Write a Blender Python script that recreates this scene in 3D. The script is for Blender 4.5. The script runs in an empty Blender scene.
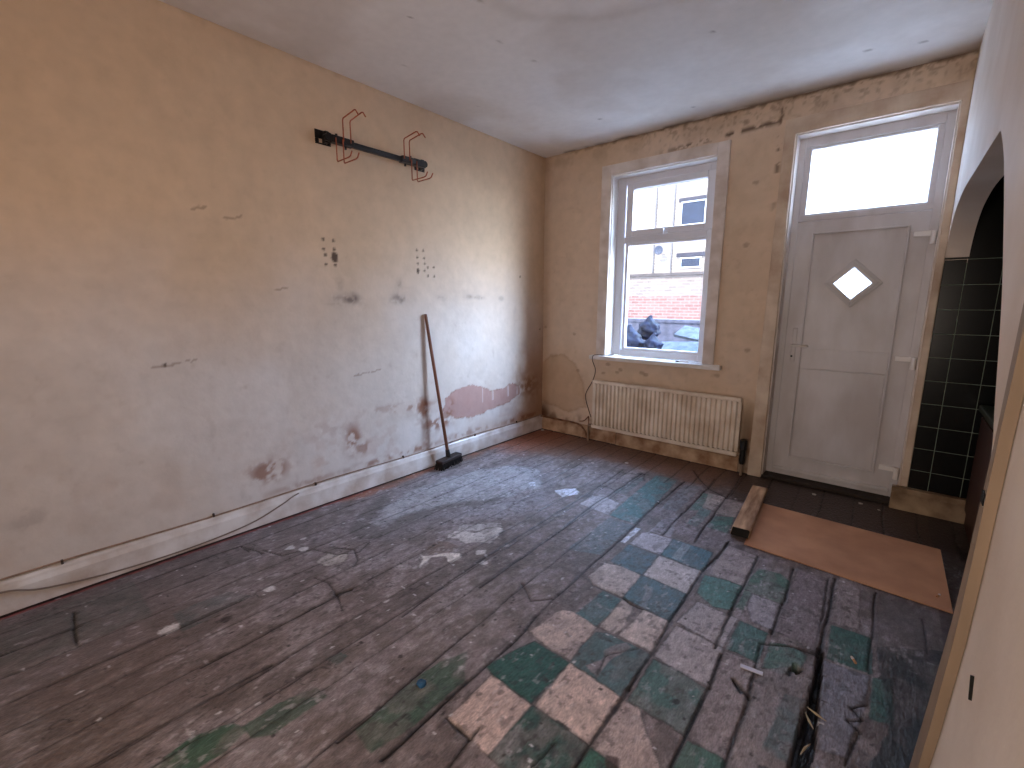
import bpy, bmesh, math, random
import numpy as np
from mathutils import Matrix, Vector
random.seed(7)
PI = math.pi
sc = bpy.context.scene
C = sc.collection

# ---------------------------------------------------------------- camera
def make_camera():
    f, yaw, pitch, roll = 453.38, -0.7024, -0.1774, 0.0017
    cy, sy, cp, sp = math.cos(yaw), math.sin(yaw), math.cos(pitch), math.sin(pitch)
    fw = Vector((sy*cp, cy*cp, sp)); r = Vector((cy, -sy, 0)); u = r.cross(fw)
    c, s = math.cos(roll), math.sin(roll)
    r2 = c*r + s*u; u2 = -s*r + c*u
    cam = bpy.data.cameras.new('camera'); co = bpy.data.objects.new('camera', cam); C.objects.link(co)
    m = Matrix((r2, u2, -fw)).transposed().to_4x4()
    m.translation = Vector((2.584, -3.510, 1.2255))
    co.matrix_world = m
    cam.sensor_width = 36; cam.lens = f*36/1024; cam.clip_start = 0.02; cam.clip_end = 200
    sc.camera = co
make_camera()

# ---------------------------------------------------------------- world, sun, lights, exposure
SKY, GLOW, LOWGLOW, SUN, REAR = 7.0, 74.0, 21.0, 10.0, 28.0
w = bpy.data.worlds.new('world'); sc.world = w; w.use_nodes = True
nt = w.node_tree; bg = nt.nodes['Background']
def wnode(t, **k):
    n = nt.nodes.new(t)
    for a_, v in k.items(): setattr(n, a_, v)
    return n
def sky_world():
    """clear blue sky, plus invented bright lobes out of view at the right to light the room"""
    L = nt.links; tc = wnode('ShaderNodeTexCoord'); sep = wnode('ShaderNodeSeparateXYZ'); L.new(tc.outputs['Generated'], sep.inputs[0])
    ramp = wnode('ShaderNodeValToRGB'); L.new(sep.outputs[2], ramp.inputs[0])
    e = ramp.color_ramp.elements; e[0].position = 0.0; e[0].color = (.80,.87,1,1); e[1].position = .7; e[1].color = (.30,.48,.95,1)
    base = wnode('ShaderNodeVectorMath', operation='SCALE'); L.new(ramp.outputs[0], base.inputs[0]); base.inputs['Scale'].default_value = SKY
    def lobe(az, el, power, strength, col):  # added bright patch of sky, unseen, aimed in through the window
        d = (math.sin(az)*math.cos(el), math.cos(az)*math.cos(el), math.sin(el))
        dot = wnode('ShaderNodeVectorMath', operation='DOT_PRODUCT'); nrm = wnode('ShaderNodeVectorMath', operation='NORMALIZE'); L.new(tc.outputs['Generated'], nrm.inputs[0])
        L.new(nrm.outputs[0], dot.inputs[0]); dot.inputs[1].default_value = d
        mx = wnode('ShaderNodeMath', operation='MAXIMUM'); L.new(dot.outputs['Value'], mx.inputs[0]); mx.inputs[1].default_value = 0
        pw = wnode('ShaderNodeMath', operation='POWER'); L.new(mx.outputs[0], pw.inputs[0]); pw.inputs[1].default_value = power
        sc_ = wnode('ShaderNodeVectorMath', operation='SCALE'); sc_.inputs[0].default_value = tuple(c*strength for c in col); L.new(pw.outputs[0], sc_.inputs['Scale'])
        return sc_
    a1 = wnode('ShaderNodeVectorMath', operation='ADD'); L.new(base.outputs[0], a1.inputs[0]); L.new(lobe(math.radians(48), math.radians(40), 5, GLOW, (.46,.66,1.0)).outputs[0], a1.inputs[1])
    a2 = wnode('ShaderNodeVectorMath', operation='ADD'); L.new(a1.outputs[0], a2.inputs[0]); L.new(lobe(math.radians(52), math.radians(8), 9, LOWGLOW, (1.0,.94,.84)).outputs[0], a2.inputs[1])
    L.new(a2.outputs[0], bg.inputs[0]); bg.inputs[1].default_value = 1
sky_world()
def light(name, kind, loc, rot, energy, color=(1,1,1), **kw):
    l = bpy.data.lights.new(name, kind); l.energy = energy; l.color = color
    for k, v in kw.items(): setattr(l, k, v)
    o = bpy.data.objects.new(name, l); C.objects.link(o); o.location = loc; o.rotation_euler = rot
    return o
light('sun', 'SUN', (0,-5,9), (math.radians(50), 0, math.radians(-12)), SUN, (1,.93,.82), angle=math.radians(0.6))
for nm, loc, sx, sy_ in (('window_portal', (1.08,.24,1.5), .85, 1.5), ('door_portal', (2.34,.24,2.0), .7, .5)):
    p = light(nm, 'AREA', loc, (math.radians(-90),0,0), 1, shape='RECTANGLE', size=sx, size_y=sy_)
    p.data.cycles.is_portal = True
# warm area light added out of view behind the camera to lift the room
light('rear_fill_light', 'AREA', (2.15,-4.52,1.05), (math.radians(90),0,0), REAR, (1,.85,.72), shape='RECTANGLE', size=1.0, size_y=1.1)
vs = sc.view_settings
sc.display_settings.display_device = 'sRGB'
vs.view_transform = 'Standard'; vs.look = 'None'; vs.gamma = 1; vs.use_curve_mapping = False
vs.exposure = 0.0
sc.cycles.use_denoising = True
sc.cycles.max_bounces = 10; sc.cycles.diffuse_bounces = 6; sc.cycles.transparent_max_bounces = 16
sc.cycles.caustics_reflective = False; sc.cycles.caustics_refractive = False
sc.cycles.sample_clamp_indirect = 6

# ---------------------------------------------------------------- helpers
def lin(c):
    return tuple(((x/255)/12.92 if x/255 <= .04045 else ((x/255+.055)/1.055)**2.4) for x in c)
MATS = {}
def mat(name, col, rough=.6, var=.12, scale=6, bump=0.0, bscale=60, metal=0.0, spec=.4, attr=False, stretch=(1,1,1), col2=None):
    if name in MATS: return MATS[name]
    m = bpy.data.materials.new(name); m.use_nodes = True; MATS[name] = m
    t = m.node_tree; b = t.nodes['Principled BSDF']; L = t.links
    b.inputs['Roughness'].default_value = rough; b.inputs['Metallic'].default_value = metal
    b.inputs['Specular IOR Level'].default_value = spec
    tc = t.nodes.new('ShaderNodeTexCoord'); mp = t.nodes.new('ShaderNodeMapping'); mp.inputs['Scale'].default_value = stretch
    L.new(tc.outputs['Object'], mp.inputs[0])
    n = t.nodes.new('ShaderNodeTexNoise'); n.inputs['Scale'].default_value = scale; n.inputs['Detail'].default_value = 6
    L.new(mp.outputs[0], n.inputs['Vector'])
    if attr:
        a = t.nodes.new('ShaderNodeAttribute'); a.attribute_name = 'Col'
        hs = t.nodes.new('ShaderNodeHueSaturation'); L.new(a.outputs['Color'], hs.inputs['Color'])
        mr = t.nodes.new('ShaderNodeMapRange'); mr.inputs[1].default_value=.25; mr.inputs[2].default_value=.75
        mr.inputs[3].default_value = 1-var; mr.inputs[4].default_value = 1+var
        L.new(n.outputs[0], mr.inputs[0]); L.new(mr.outputs[0], hs.inputs['Value']); L.new(hs.outputs[0], b.inputs['Base Color'])
        n3 = t.nodes.new('ShaderNodeTexNoise'); n3.inputs['Scale'].default_value = scale*4.3; n3.inputs['Detail'].default_value = 4; L.new(mp.outputs[0], n3.inputs['Vector'])
        m3 = t.nodes.new('ShaderNodeMapRange'); m3.inputs[1].default_value=.3; m3.inputs[2].default_value=.7; m3.inputs[3].default_value = 1-var; m3.inputs[4].default_value = 1+var
        mm = t.nodes.new('ShaderNodeMath'); mm.operation = 'MULTIPLY'; L.new(n3.outputs[0], m3.inputs[0]); L.new(mr.outputs[0], mm.inputs[0]); L.new(m3.outputs[0], mm.inputs[1]); L.new(mm.outputs[0], hs.inputs['Value'])
    else:
        c = lin(col); c2 = lin(col2) if col2 else tuple(x*(1-2.2*var) for x in c)
        r = t.nodes.new('ShaderNodeValToRGB'); r.color_ramp.elements[0].position=.35; r.color_ramp.elements[1].position=.65
        r.color_ramp.elements[0].color = (*c2,1); r.color_ramp.elements[1].color = (*c,1)
        L.new(n.outputs[0], r.inputs[0]); L.new(r.outputs[0], b.inputs['Base Color'])
    if bump:
        n2 = t.nodes.new('ShaderNodeTexNoise'); n2.inputs['Scale'].default_value = bscale; n2.inputs['Detail'].default_value = 5
        L.new(mp.outputs[0], n2.inputs['Vector'])
        bp = t.nodes.new('ShaderNodeBump'); bp.inputs['Strength'].default_value = bump; bp.inputs['Distance'].default_value = .01
        L.new(n2.outputs[0], bp.inputs['Height']); L.new(bp.outputs[0], b.inputs['Normal'])
    return m
def glass_mat():
    m = bpy.data.materials.new('clear_glass'); m.use_nodes = True; t = m.node_tree; t.nodes.clear()
    o = t.nodes.new('ShaderNodeOutputMaterial'); tr = t.nodes.new('ShaderNodeBsdfTransparent'); gl = t.nodes.new('ShaderNodeBsdfGlossy')
    gl.inputs['Roughness'].default_value = .02; tr.inputs[0].default_value = (.93,.95,.95,1)
    lw = t.nodes.new('ShaderNodeLayerWeight'); lw.inputs[0].default_value = .5; mx = t.nodes.new('ShaderNodeMixShader')
    pw = t.nodes.new('ShaderNodeMath'); pw.operation = 'POWER'; pw.inputs[1].default_value = 5; t.links.new(lw.outputs['Facing'], pw.inputs[0])
    ma = t.nodes.new('ShaderNodeMath'); ma.operation = 'MULTIPLY_ADD'; ma.inputs[1].default_value = .8; ma.inputs[2].default_value = .04; t.links.new(pw.outputs[0], ma.inputs[0])
    t.links.new(ma.outputs[0], mx.inputs[0]); t.links.new(tr.outputs[0], mx.inputs[1]); t.links.new(gl.outputs[0], mx.inputs[2]); t.links.new(mx.outputs[0], o.inputs[0])
    return m
def obscure_mat():
    m = bpy.data.materials.new('obscure_glass'); m.use_nodes = True; t = m.node_tree; t.nodes.clear()
    o = t.nodes.new('ShaderNodeOutputMaterial'); tr = t.nodes.new('ShaderNodeBsdfTransparent'); tl = t.nodes.new('ShaderNodeBsdfTranslucent')
    tl.inputs[0].default_value = (.93,.96,.96,1); mx = t.nodes.new('ShaderNodeMixShader'); mx.inputs[0].default_value = .75
    t.links.new(tr.outputs[0], mx.inputs[1]); t.links.new(tl.outputs[0], mx.inputs[2]); t.links.new(mx.outputs[0], o.inputs[0])
    return m

def box(bm, x0, x1, y0, y1, z0, z1):
    vs_ = [bm.verts.new((x, y, z)) for x in (x0, x1) for y in (y0, y1) for z in (z0, z1)]
    a = vs_
    for q in ((0,1,3,2),(4,6,7,5),(0,4,5,1),(2,3,7,6),(0,2,6,4),(1,5,7,3)): bm.faces.new([a[i] for i in q])
    return vs_
def tube(bm, pts, r, seg=8, closed_ends=True):
    pts = [Vector(p) for p in pts]; rings = []
    rr = r if isinstance(r, (list, tuple)) else [r]*len(pts)
    up = None
    for i, p in enumerate(pts):
        d = ((pts[min(i+1,len(pts)-1)]-p).normalized() + (p-pts[max(i-1,0)]).normalized()).normalized()
        if up is None: up = Vector((0,0,1)) if abs(d.z) < .9 else Vector((1,0,0))
        s = d.cross(up).normalized(); up = s.cross(d).normalized()
        rings.append([bm.verts.new(p + rr[i]*(math.cos(2*PI*k/seg)*s + math.sin(2*PI*k/seg)*up)) for k in range(seg)])
    for a, b in zip(rings, rings[1:]):
        for k in range(seg): bm.faces.new((a[k], a[(k+1)%seg], b[(k+1)%seg], b[k]))
    if closed_ends: bm.faces.new(rings[0][::-1]); bm.faces.new(rings[-1])
def prism(bm, poly, axis, a, b):
    """extrude a polygon of 2D points along an axis; the 2D points are the other two coordinates in order"""
    def P(q, v):
        l = list(q); l.insert(axis, v); return l
    A = [bm.verts.new(P(q, a)) for q in poly]; B = [bm.verts.new(P(q, b)) for q in poly]
    fs = [bm.faces.new(A), bm.faces.new(B[::-1])]
    n = len(poly)
    for i in range(n): fs.append(bm.faces.new((A[i], B[i], B[(i+1)%n], A[(i+1)%n])))
    return A, B
def catmull(pts, n=8):
    pts = [Vector(p) for p in pts]; out = []
    P = [pts[0]] + pts + [pts[-1]]
    for i in range(1, len(P)-2):
        for k in range(n):
            t = k/n; a, b, c, d = P[i-1], P[i], P[i+1], P[i+2]
            out.append(.5*((2*b)+(-a+c)*t+(2*a-5*b+4*c-d)*t*t+(-a+3*b-3*c+d)*t**3))
    out.append(pts[-1]); return out
def link(name, me, m, parent=None):
    o = bpy.data.objects.new(name, me); C.objects.link(o)
    if m: me.materials.append(m)
    if parent:
        o.parent = parent; o.matrix_parent_inverse = Matrix.Translation(-parent_loc(parent))
    return o
def parent_loc(p):
    v = Vector((0,0,0))
    if p.type == 'EMPTY': v = p.location.copy()
    return v
def obj(name, bm, m, parent=None, bevel=0, smooth=False):
    bmesh.ops.recalc_face_normals(bm, faces=bm.faces)
    me = bpy.data.meshes.new(name); bm.to_mesh(me); bm.free()
    if smooth:
        for p in me.polygons: p.use_smooth = True
    o = link(name, me, m, parent)
    if bevel:
        b = o.modifiers.new('bevel', 'BEVEL'); b.width = bevel; b.segments = 2; b.limit_method = 'ANGLE'
    return o
def bx(name, dims, m, parent=None, bevel=.002):
    bm = bmesh.new(); box(bm, *dims); return obj(name, bm, m, parent, bevel)
def tag(o, label, cat, group=None):
    o['label'] = label; o['category'] = cat
    if group: o['group'] = group
    return o
def struct(o, label=None, cat=None):
    o['kind'] = 'structure'
    if label: o['label'] = label
    if cat: o['category'] = cat
    return o
def thing(name, label, cat, loc=(0,0,0), group=None):
    o = bpy.data.objects.new(name, None); C.objects.link(o); o.location = loc; o.empty_display_size = .1
    return tag(o, label, cat, group)

# ---- numpy noise for marks on surfaces
def hsh(i, j, s):
    h = (i.astype(np.int64)*374761393 + j.astype(np.int64)*668265263 + s*1442695041) & 0xffffffff
    h = ((h ^ (h >> 13))*1274126177) & 0xffffffff
    return ((h ^ (h >> 16)) & 0xffff)/65535.0
def vn(x, y, s=0):
    i = np.floor(x); j = np.floor(y); u = x-i; v = y-j; u = u*u*(3-2*u); v = v*v*(3-2*v)
    a, b, c, d = hsh(i,j,s), hsh(i+1,j,s), hsh(i,j+1,s), hsh(i+1,j+1,s)
    return (a*(1-u)+b*u)*(1-v) + (c*(1-u)+d*u)*v
def fbm(x, y, s=0, o=4):
    t = 0; a = .5
    for k in range(o): t = t + a*vn(x*2**k, y*2**k, s+17*k); a *= .5
    return t/(1-.5**o)
def sstep(a, b, x):
    t = np.clip((x-a)/(b-a), 0, 1); return t*t*(3-2*t)
def inpoly(X, Y, poly):
    r = np.zeros(X.shape, bool); n = len(poly); j = n-1
    for i in range(n):
        xi, yi = poly[i]; xj, yj = poly[j]
        c = ((yi > Y) != (yj > Y)) & (X < (xj-xi)*(Y-yi)/((yj-yi) if yj != yi else 1e-9)+xi)
        r ^= c; j = i
    return r
def polydist(X, Y, poly):
    """distance to a closed polygon's outline"""
    d = np.full(X.shape, 9.0); n = len(poly)
    for i in range(n): d = np.minimum(d, segdist(X, Y, poly[i], poly[(i+1)%n]))
    return d
def segdist(X, Y, a, b):
    ax, ay = a; bx_, by = b; dx, dy = bx_-ax, by-ay
    t = np.clip(((X-ax)*dx+(Y-ay)*dy)/(dx*dx+dy*dy+1e-12), 0, 1)
    return np.hypot(X-ax-t*dx, Y-ay-t*dy)
def mix(col, m, c):
    m = m[..., None]; return col*(1-m) + np.array(lin(c))*m
def gridmesh(name, us, vs_, put, colour, m, hole=None, disp=None, parent=None):
    """a surface as a fine grid; put(U,V,D) -> XYZ, colour(U,V) -> linear RGB"""
    U, V = np.meshgrid(us, vs_, indexing='ij'); nu, nv = U.shape
    col = colour(U, V) if not disp else None
    D = np.zeros(U.shape)
    if disp: col, D = disp(U, V)
    co = np.stack(put(U, V, D), -1).reshape(-1, 3)
    i = np.arange(nu*nv).reshape(nu, nv)
    q = np.stack([i[:-1,:-1], i[1:,:-1], i[1:,1:], i[:-1,1:]], -1)
    if hole is not None:
        uc = (us[:-1]+us[1:])/2; vc = (vs_[:-1]+vs_[1:])/2
        UC, VC = np.meshgrid(uc, vc, indexing='ij'); q = q[~hole(UC, VC)]
    q = q.reshape(-1, 4)
    me = bpy.data.meshes.new(name); me.vertices.add(len(co)); me.vertices.foreach_set('co', co.ravel())
    me.loops.add(q.size); me.loops.foreach_set('vertex_index', q.ravel().astype(np.int32))
    me.polygons.add(len(q)); me.polygons.foreach_set('loop_start', np.arange(0, q.size, 4, dtype=np.int32))
    me.polygons.foreach_set('loop_total', np.full(len(q), 4, dtype=np.int32))
    me.update(calc_edges=True)
    a = me.color_attributes.new('Col', 'FLOAT_COLOR', 'POINT')
    a.data.foreach_set('color', np.concatenate([np.clip(col,0,1).reshape(-1,3), np.ones((nu*nv,1))], 1).ravel())
    return link(name, me, m, parent)
def axis(a, b, step, extra=()):
    n = max(1, int(round((b-a)/step))); l = list(np.linspace(a, b, n+1))
    l = [v for v in l if all(abs(v-e) > step*.4 for e in extra)] + [e for e in extra if a <= e <= b]
    return np.array(sorted(l))

H = 2.5; RX = 2.735; RT = .095; AX = 3.7; RY = -4.6     # ceiling height, right wall, its thickness, alcove end, rear wall
CREAM = (222,193,162); CREAM_D = (150,120,92)

# ---------------------------------------------------------------- floor
TILE_W = (176,160,152); TILE_G = (34,78,68); TEAL = (78,122,112)
def floor_fn(X, Y):
    wx = X + .006*(vn(X*25, Y*25, 5)-.5) + .003*(vn(X*80, Y*80, 6)-.5)
    wy = Y + .006*(vn(X*25, Y*25, 8)-.5) + .003*(vn(X*80, Y*80, 9)-.5)
    n1 = fbm(X*2.2, Y*1.4, 1); n2 = fbm(X*9, Y*7, 2); n3 = fbm(X*45, Y*22, 3, 3); n4 = fbm(X*26, Y*26, 4)
    col = np.ones(X.shape+(3,))*np.array(lin((122,108,104)))
    col = mix(col, sstep(.40,.66,n1)*.6, (104,92,86))
    col = mix(col, sstep(.45,.7,n2)*.45, (146,134,134))
    col = mix(col, sstep(.5,.25,n2)*.5, (88,76,71))
    col = mix(col, sstep(.52,.75,n3)*.35, (160,148,144))
    col = mix(col, sstep(.48,.25,n3)*.45, (80,68,62))
    # worn grey sheet left of centre and brown wear at the near left
    col = mix(col, sstep(1.0,.2,X)*sstep(-1.9,-2.6,Y)*.45, (98,88,86))
    col = mix(col, sstep(-2.9,-3.3,Y)*sstep(.45,.8,fbm(X*3,Y*3,31)+.12)*.5, (92,74,66))
    g = np.zeros(X.shape)
    # board tone
    edges = [0,.149,.31,.456,.61,.752,.9,1.075,1.195,1.305,1.47,1.62,1.735,1.88,2.045,2.215,2.35,2.51,2.65,2.80,2.95,3.1,3.25,3.4,3.55,3.71]
    bid = np.searchsorted(np.array(edges), X)
    tone = hsh(bid.astype(float), np.floor((Y+hsh(bid.astype(float), np.zeros_like(Y), 77)*1.7)/1.7), 21)
    col = col*(0.88+.24*tone)[..., None]
    # pale cement skim left of the broom, with a dirty tide line
    def poly(pl, c, a=.9, soft=.004, worn=0, edge=0, wr=.0, ns=13):
        nonlocal col, g
        xs = [p[0] for p in pl]; ys = [p[1] for p in pl]
        s = (slice(max(0,np.searchsorted(X[:,0],min(xs)-.06)),np.searchsorted(X[:,0],max(xs)+.06)), slice(max(0,np.searchsorted(Y[0],min(ys)-.06)),np.searchsorted(Y[0],max(ys)+.06)))
        x = wx[s] + wr*(fbm(X[s]*14, Y[s]*14, ns)-.5); y = wy[s] + wr*(fbm(X[s]*14, Y[s]*14, ns+1)-.5)
        if x.size == 0: return
        ins = inpoly(x, y, pl); d = polydist(x, y, pl); m = np.where(ins, sstep(-soft, soft, d), sstep(soft, -soft, d)) if soft > .003 else ins*1.0
        m = np.where(ins, np.clip(.5+d/(2*soft),0,1), np.clip(.5-d/(2*soft),0,1))
        al = a*(1-worn*sstep(.42,.62,fbm(X[s]*18, Y[s]*15, ns+2)))
        col[s] = mix(col[s], m*al, c)
        if edge: col[s] = mix(col[s], np.exp(-(d/.0035)**2)*edge*(.4+.6*sstep(.3,.6,n4[s])), (28,24,24))
        g[s] = np.where(ins, g[s]+.0015*(1 if a > .6 else 0), g[s])
    poly([(.42,-2.35),(.53,-2.37),(.68,-2.26),(.72,-2.10),(.74,-1.85),(1.0,-1.45),(.95,-1.1),(.60,-.85),(.2,-1.3),(.15,-1.75),(.2,-2.1)], (118,110,110), .5, .04, 0, 0, .06)
    poly([(.42,-2.33),(.53,-2.35),(.63,-2.28),(.60,-2.10),(.58,-1.88),(.83,-1.53),(.74,-1.40),(.55,-1.75),(.49,-2.0),(.47,-2.2),(.38,-2.16),(.20,-1.85),(.15,-1.92),(.27,-2.16)], (92,84,80), .75, .012, .3, 0, .03)
    poly([(.456,-2.205),(.35,-2.08),(.24,-1.78),(.26,-1.45),(.42,-1.0),(.66,-.92),(.86,-1.15),(.80,-1.42),(.57,-1.78),(.505,-2.08),(.53,-2.2)], (172,168,168), .62, .018, .4, 0, .06)
    z_ = sstep(1.35,.9,np.hypot((X-.62)/.5,(Y+1.35)/.6)); cr2 = np.abs(fbm(X*11,Y*11,95,3)-.5); col = mix(col, z_*sstep(.016,.004,cr2)*.6, (84,76,76))
    poly([(.62,-1.95),(.95,-1.7),(1.1,-1.5),(.95,-1.2),(.8,-1.6)], (150,144,148), .4, .05, .7, 0, .12)
    # white filler flakes
    poly([(.906,-2.24),(.935,-2.235),(.99,-2.16),(1.051,-2.094),(1.075,-2.117),(1.083,-2.183),(1.06,-2.19),(1.02,-2.165),(.975,-2.215),(.984,-2.257),(1.006,-2.308),(.99,-2.30),(.955,-2.25)], (225,215,205), .95, .002, 0, .3, .02)
    poly([(.868,-2.014),(.883,-1.949),(.973,-1.898),(1.015,-1.783),(1.045,-1.77),(1.068,-1.817),(1.103,-1.936),(1.054,-1.954),(1.003,-2.009),(.94,-2.0),(.896,-2.04)], (208,198,190), .9, .003, .55, .35, .05)
    poly([(.84,-1.92),(.93,-1.80),(1.0,-1.72),(1.03,-1.76),(.97,-1.87),(.88,-1.96)], (205,196,190), .8, .003, .6, .2, .06)
    poly([(1.10,-2.03),(1.13,-1.99),(1.155,-2.02),(1.13,-2.06)], (214,205,198), .9, .003, 0, .2, .02)
    poly([(.887,-2.167),(.881,-2.089),(1.001,-2.046),(1.016,-2.146),(.94,-2.21)], (108,84,70), .7, .01, .2, 0, .04)
    poly([(.963,-1.157),(1.0,-1.08),(1.052,-1.047),(1.10,-1.08),(1.114,-1.126),(1.058,-1.206)], (222,220,226), .95, .003, .35, 0, .05)
    poly([(.756,-1.18),(.781,-1.141),(.83,-1.188),(.798,-1.216)], (215,212,216), .9, .004, 0, .2, .02)
    poly([(.56,-2.52),(.62,-2.47),(.68,-2.50),(.66,-2.58),(.59,-2.60)], (176,165,155), .9, .003, .2, .5, .05)
    # vinyl tiles and paint squares
    W, G, T = TILE_W, TILE_G, TEAL
    P = [
     ([(1.635,-2.531),(1.695,-2.329),(1.851,-2.332),(1.851,-2.546),(1.69,-2.545)], G, .97, .0, 1),
     ([(1.851,-2.332),(2.048,-2.342),(2.055,-2.545),(1.86,-2.544)], (196,172,160), .97, 0, 1),
     ([(1.855,-2.547),(2.056,-2.548),(2.07,-2.76),(1.862,-2.757)], G, .85, .55, 1),
     ([(1.679,-2.545),(1.855,-2.55),(1.859,-2.754),(1.786,-2.75),(1.69,-2.751)], (196,170,158), .93, .15, .8),
     ([(1.501,-2.735),(1.504,-2.62),(1.544,-2.529),(1.626,-2.62),(1.628,-2.758),(1.63,-2.83),(1.608,-2.955),(1.504,-2.946)], (44,78,60), .8, .4, 0),
     ([(2.062,-2.55),(2.058,-2.348),(2.11,-2.344),(2.233,-2.479),(2.25,-2.56)], (178,158,150), .9, .2, .8),
     ([(2.062,-2.55),(2.25,-2.56),(2.25,-2.77),(2.062,-2.76)], (48,96,78), .9, .3, .6),
     ([(1.648,-2.305),(1.673,-2.121),(1.712,-2.101),(1.836,-2.118),(1.848,-2.32),(1.77,-2.325)], (188,168,158), .88, .45, .4),
     ([(1.846,-2.33),(1.845,-2.135),(1.88,-2.12),(2.049,-2.117),(2.048,-2.342)], (74,100,100), .9, .35, .7),
     ([(1.91,-2.2),(1.96,-2.12),(1.985,-2.13),(1.95,-2.22),(1.955,-2.33),(1.90,-2.31),(1.93,-2.25)], (150,132,130), .8, .4, .0),
     ([(1.635,-1.865),(1.642,-1.705),(1.74,-1.673),(1.825,-1.69),(1.834,-1.893),(1.684,-1.894)], (190,178,172), .93, .3, 1),
     ([(1.73,-2.105),(1.742,-1.90),(1.829,-1.905),(1.834,-2.114)], (66,104,106), .9, .25, .2),
     ([(1.642,-2.10),(1.65,-1.905),(1.70,-1.90),(1.72,-2.105)], (92,84,82), .6, .3, 0),
     ([(1.838,-2.11),(1.834,-1.907),(1.886,-1.914),(1.915,-2.067),(1.904,-2.109)], (190,174,164), .92, .15, .6),
     ([(1.92,-2.10),(1.925,-1.905),(2.04,-1.905),(2.045,-2.105)], (202,186,178), .97, .15, .8),
     ([(1.827,-1.892),(1.82,-1.686),(2.026,-1.689),(2.035,-1.902)], (74,104,112), .93, .2, 1),
     ([(1.90,-1.90),(1.875,-1.75),(1.90,-1.74),(1.93,-1.90)], (150,150,154), .6, .4, 0),
     ([(1.826,-1.682),(1.815,-1.477),(2.025,-1.478),(2.026,-1.689)], (198,190,188), .96, .12, 1),
     ([(1.655,-1.68),(1.65,-1.475),(1.812,-1.476),(1.82,-1.686)], (74,102,110), .9, .35, .6),
     ([(1.65,-1.465),(1.654,-1.321),(1.675,-1.285),(1.808,-1.277),(1.818,-1.466)], (184,178,182), .9, .25, .6),
     ([(1.818,-1.466),(1.808,-1.272),(2.01,-1.272),(2.022,-1.474)], (70,108,116), .94, .3, 1),
     ([(1.87,-1.46),(1.86,-1.28),(1.90,-1.28),(1.91,-1.46)], (160,168,174), .6, .3, 0),
     ([(2.053,-1.652),(2.038,-1.501),(2.114,-1.48),(2.193,-1.475),(2.199,-1.68),(2.138,-1.705)], T, .96, .1, 1),
     ([(2.048,-1.474),(2.03,-1.195),(2.055,-1.15),(2.186,-1.17),(2.193,-1.475)], (172,158,154), .85, .35, .5),
     ([(2.056,-1.891),(2.078,-1.712),(2.237,-1.714),(2.234,-1.915),(2.187,-1.91)], (172,162,162), .96, .12, 1),
     ([(2.20,-1.50),(2.21,-1.28),(2.30,-1.26),(2.345,-1.30),(2.35,-1.50)], (62,104,88), .85, .4, .1),
     ([(2.205,-1.65),(2.205,-1.50),(2.236,-1.50),(2.24,-1.65)], (62,104,88), .85, .2, 0),
     ([(2.245,-1.62),(2.236,-1.505),(2.345,-1.505),(2.352,-1.70),(2.283,-1.698)], (158,150,154), .95, .1, 1),
     ([(2.245,-1.915),(2.244,-1.72),(2.34,-1.73),(2.35,-1.91)], (66,104,98), .95, .1, .8),
     ([(2.057,-2.11),(2.062,-1.91),(2.236,-1.92),(2.248,-2.123),(2.147,-2.129)], (172,162,162), .95, .1, 1),
     ([(2.07,-2.344),(2.065,-2.125),(2.243,-2.135),(2.255,-2.348),(2.196,-2.343)], (68,102,94), .92, .45, 1),
     ([(2.261,-2.52),(2.257,-2.353),(2.367,-2.342),(2.37,-2.52)], (56,98,84), .9, .2, .6),
     ([(2.26,-2.347),(2.25,-2.127),(2.244,-1.925),(2.345,-1.915),(2.355,-2.127),(2.352,-2.291),(2.367,-2.342)], (146,132,130), .9, .3, .7),
     ([(2.362,-1.925),(2.356,-1.77),(2.42,-1.745),(2.47,-1.76),(2.465,-1.85),(2.418,-1.92)], (76,110,100), .85, .3, .7),
     ([(2.37,-2.5),(2.365,-1.93),(2.50,-1.8),(2.49,-2.5)], (132,122,120), .8, .4, .3),
     ([(2.43,-2.25),(2.44,-2.0),(2.495,-1.98),(2.495,-2.25)], (72,94,94), .7, .5, 0),
     ([(2.355,-1.69),(2.355,-1.17),(2.47,-1.17),(2.49,-1.72)], (126,112,112), .9, .15, .6),
     ([(2.51,-1.162),(2.59,-1.17),(2.60,-1.479),(2.519,-1.51)], (150,136,132), .85, .4, .4),
     ([(2.515,-1.521),(2.64,-1.505),(2.65,-1.715),(2.527,-1.735)], (48,88,78), .95, .15, .4),
     ([(2.518,-1.749),(2.644,-1.733),(2.64,-1.906),(2.62,-2.02),(2.61,-2.12),(2.549,-2.144)], (124,122,130), .92, .2, .6),
     ([(2.65,-1.733),(2.70,-1.70),(2.71,-1.91),(2.653,-1.935)], (44,84,76), .85, .2, .2),
     ([(2.653,-1.55),(2.85,-1.41),(2.95,-1.4),(2.95,-2.5),(2.62,-2.5),(2.66,-2.10),(2.70,-1.95)], (36,42,42), .92, .35, 0),
     ([(2.652,-1.16),(2.95,-1.16),(2.95,-1.42),(2.80,-1.43),(2.653,-1.55)], (96,88,86), .6, .5, 0),
     ([(1.204,-1.232),(1.211,-1.075),(1.275,-1.037),(1.39,-1.059),(1.408,-1.251),(1.316,-1.236)], (188,180,182), .9, .1, .3),
     ([(1.415,-1.245),(1.40,-.95),(1.378,-.62),(1.38,-.46),(1.528,-.45),(1.565,-1.0),(1.58,-1.251)], (74,118,116), .85, .45, .3),
     ([(1.28,-.95),(1.28,-.60),(1.33,-.55),(1.36,-.9)], (84,116,112), .55, .5, 0),
     ([(1.44,-1.72),(1.43,-1.27),(1.58,-1.27),(1.59,-1.66)], (96,116,120), .55, .4, 0),
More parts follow.
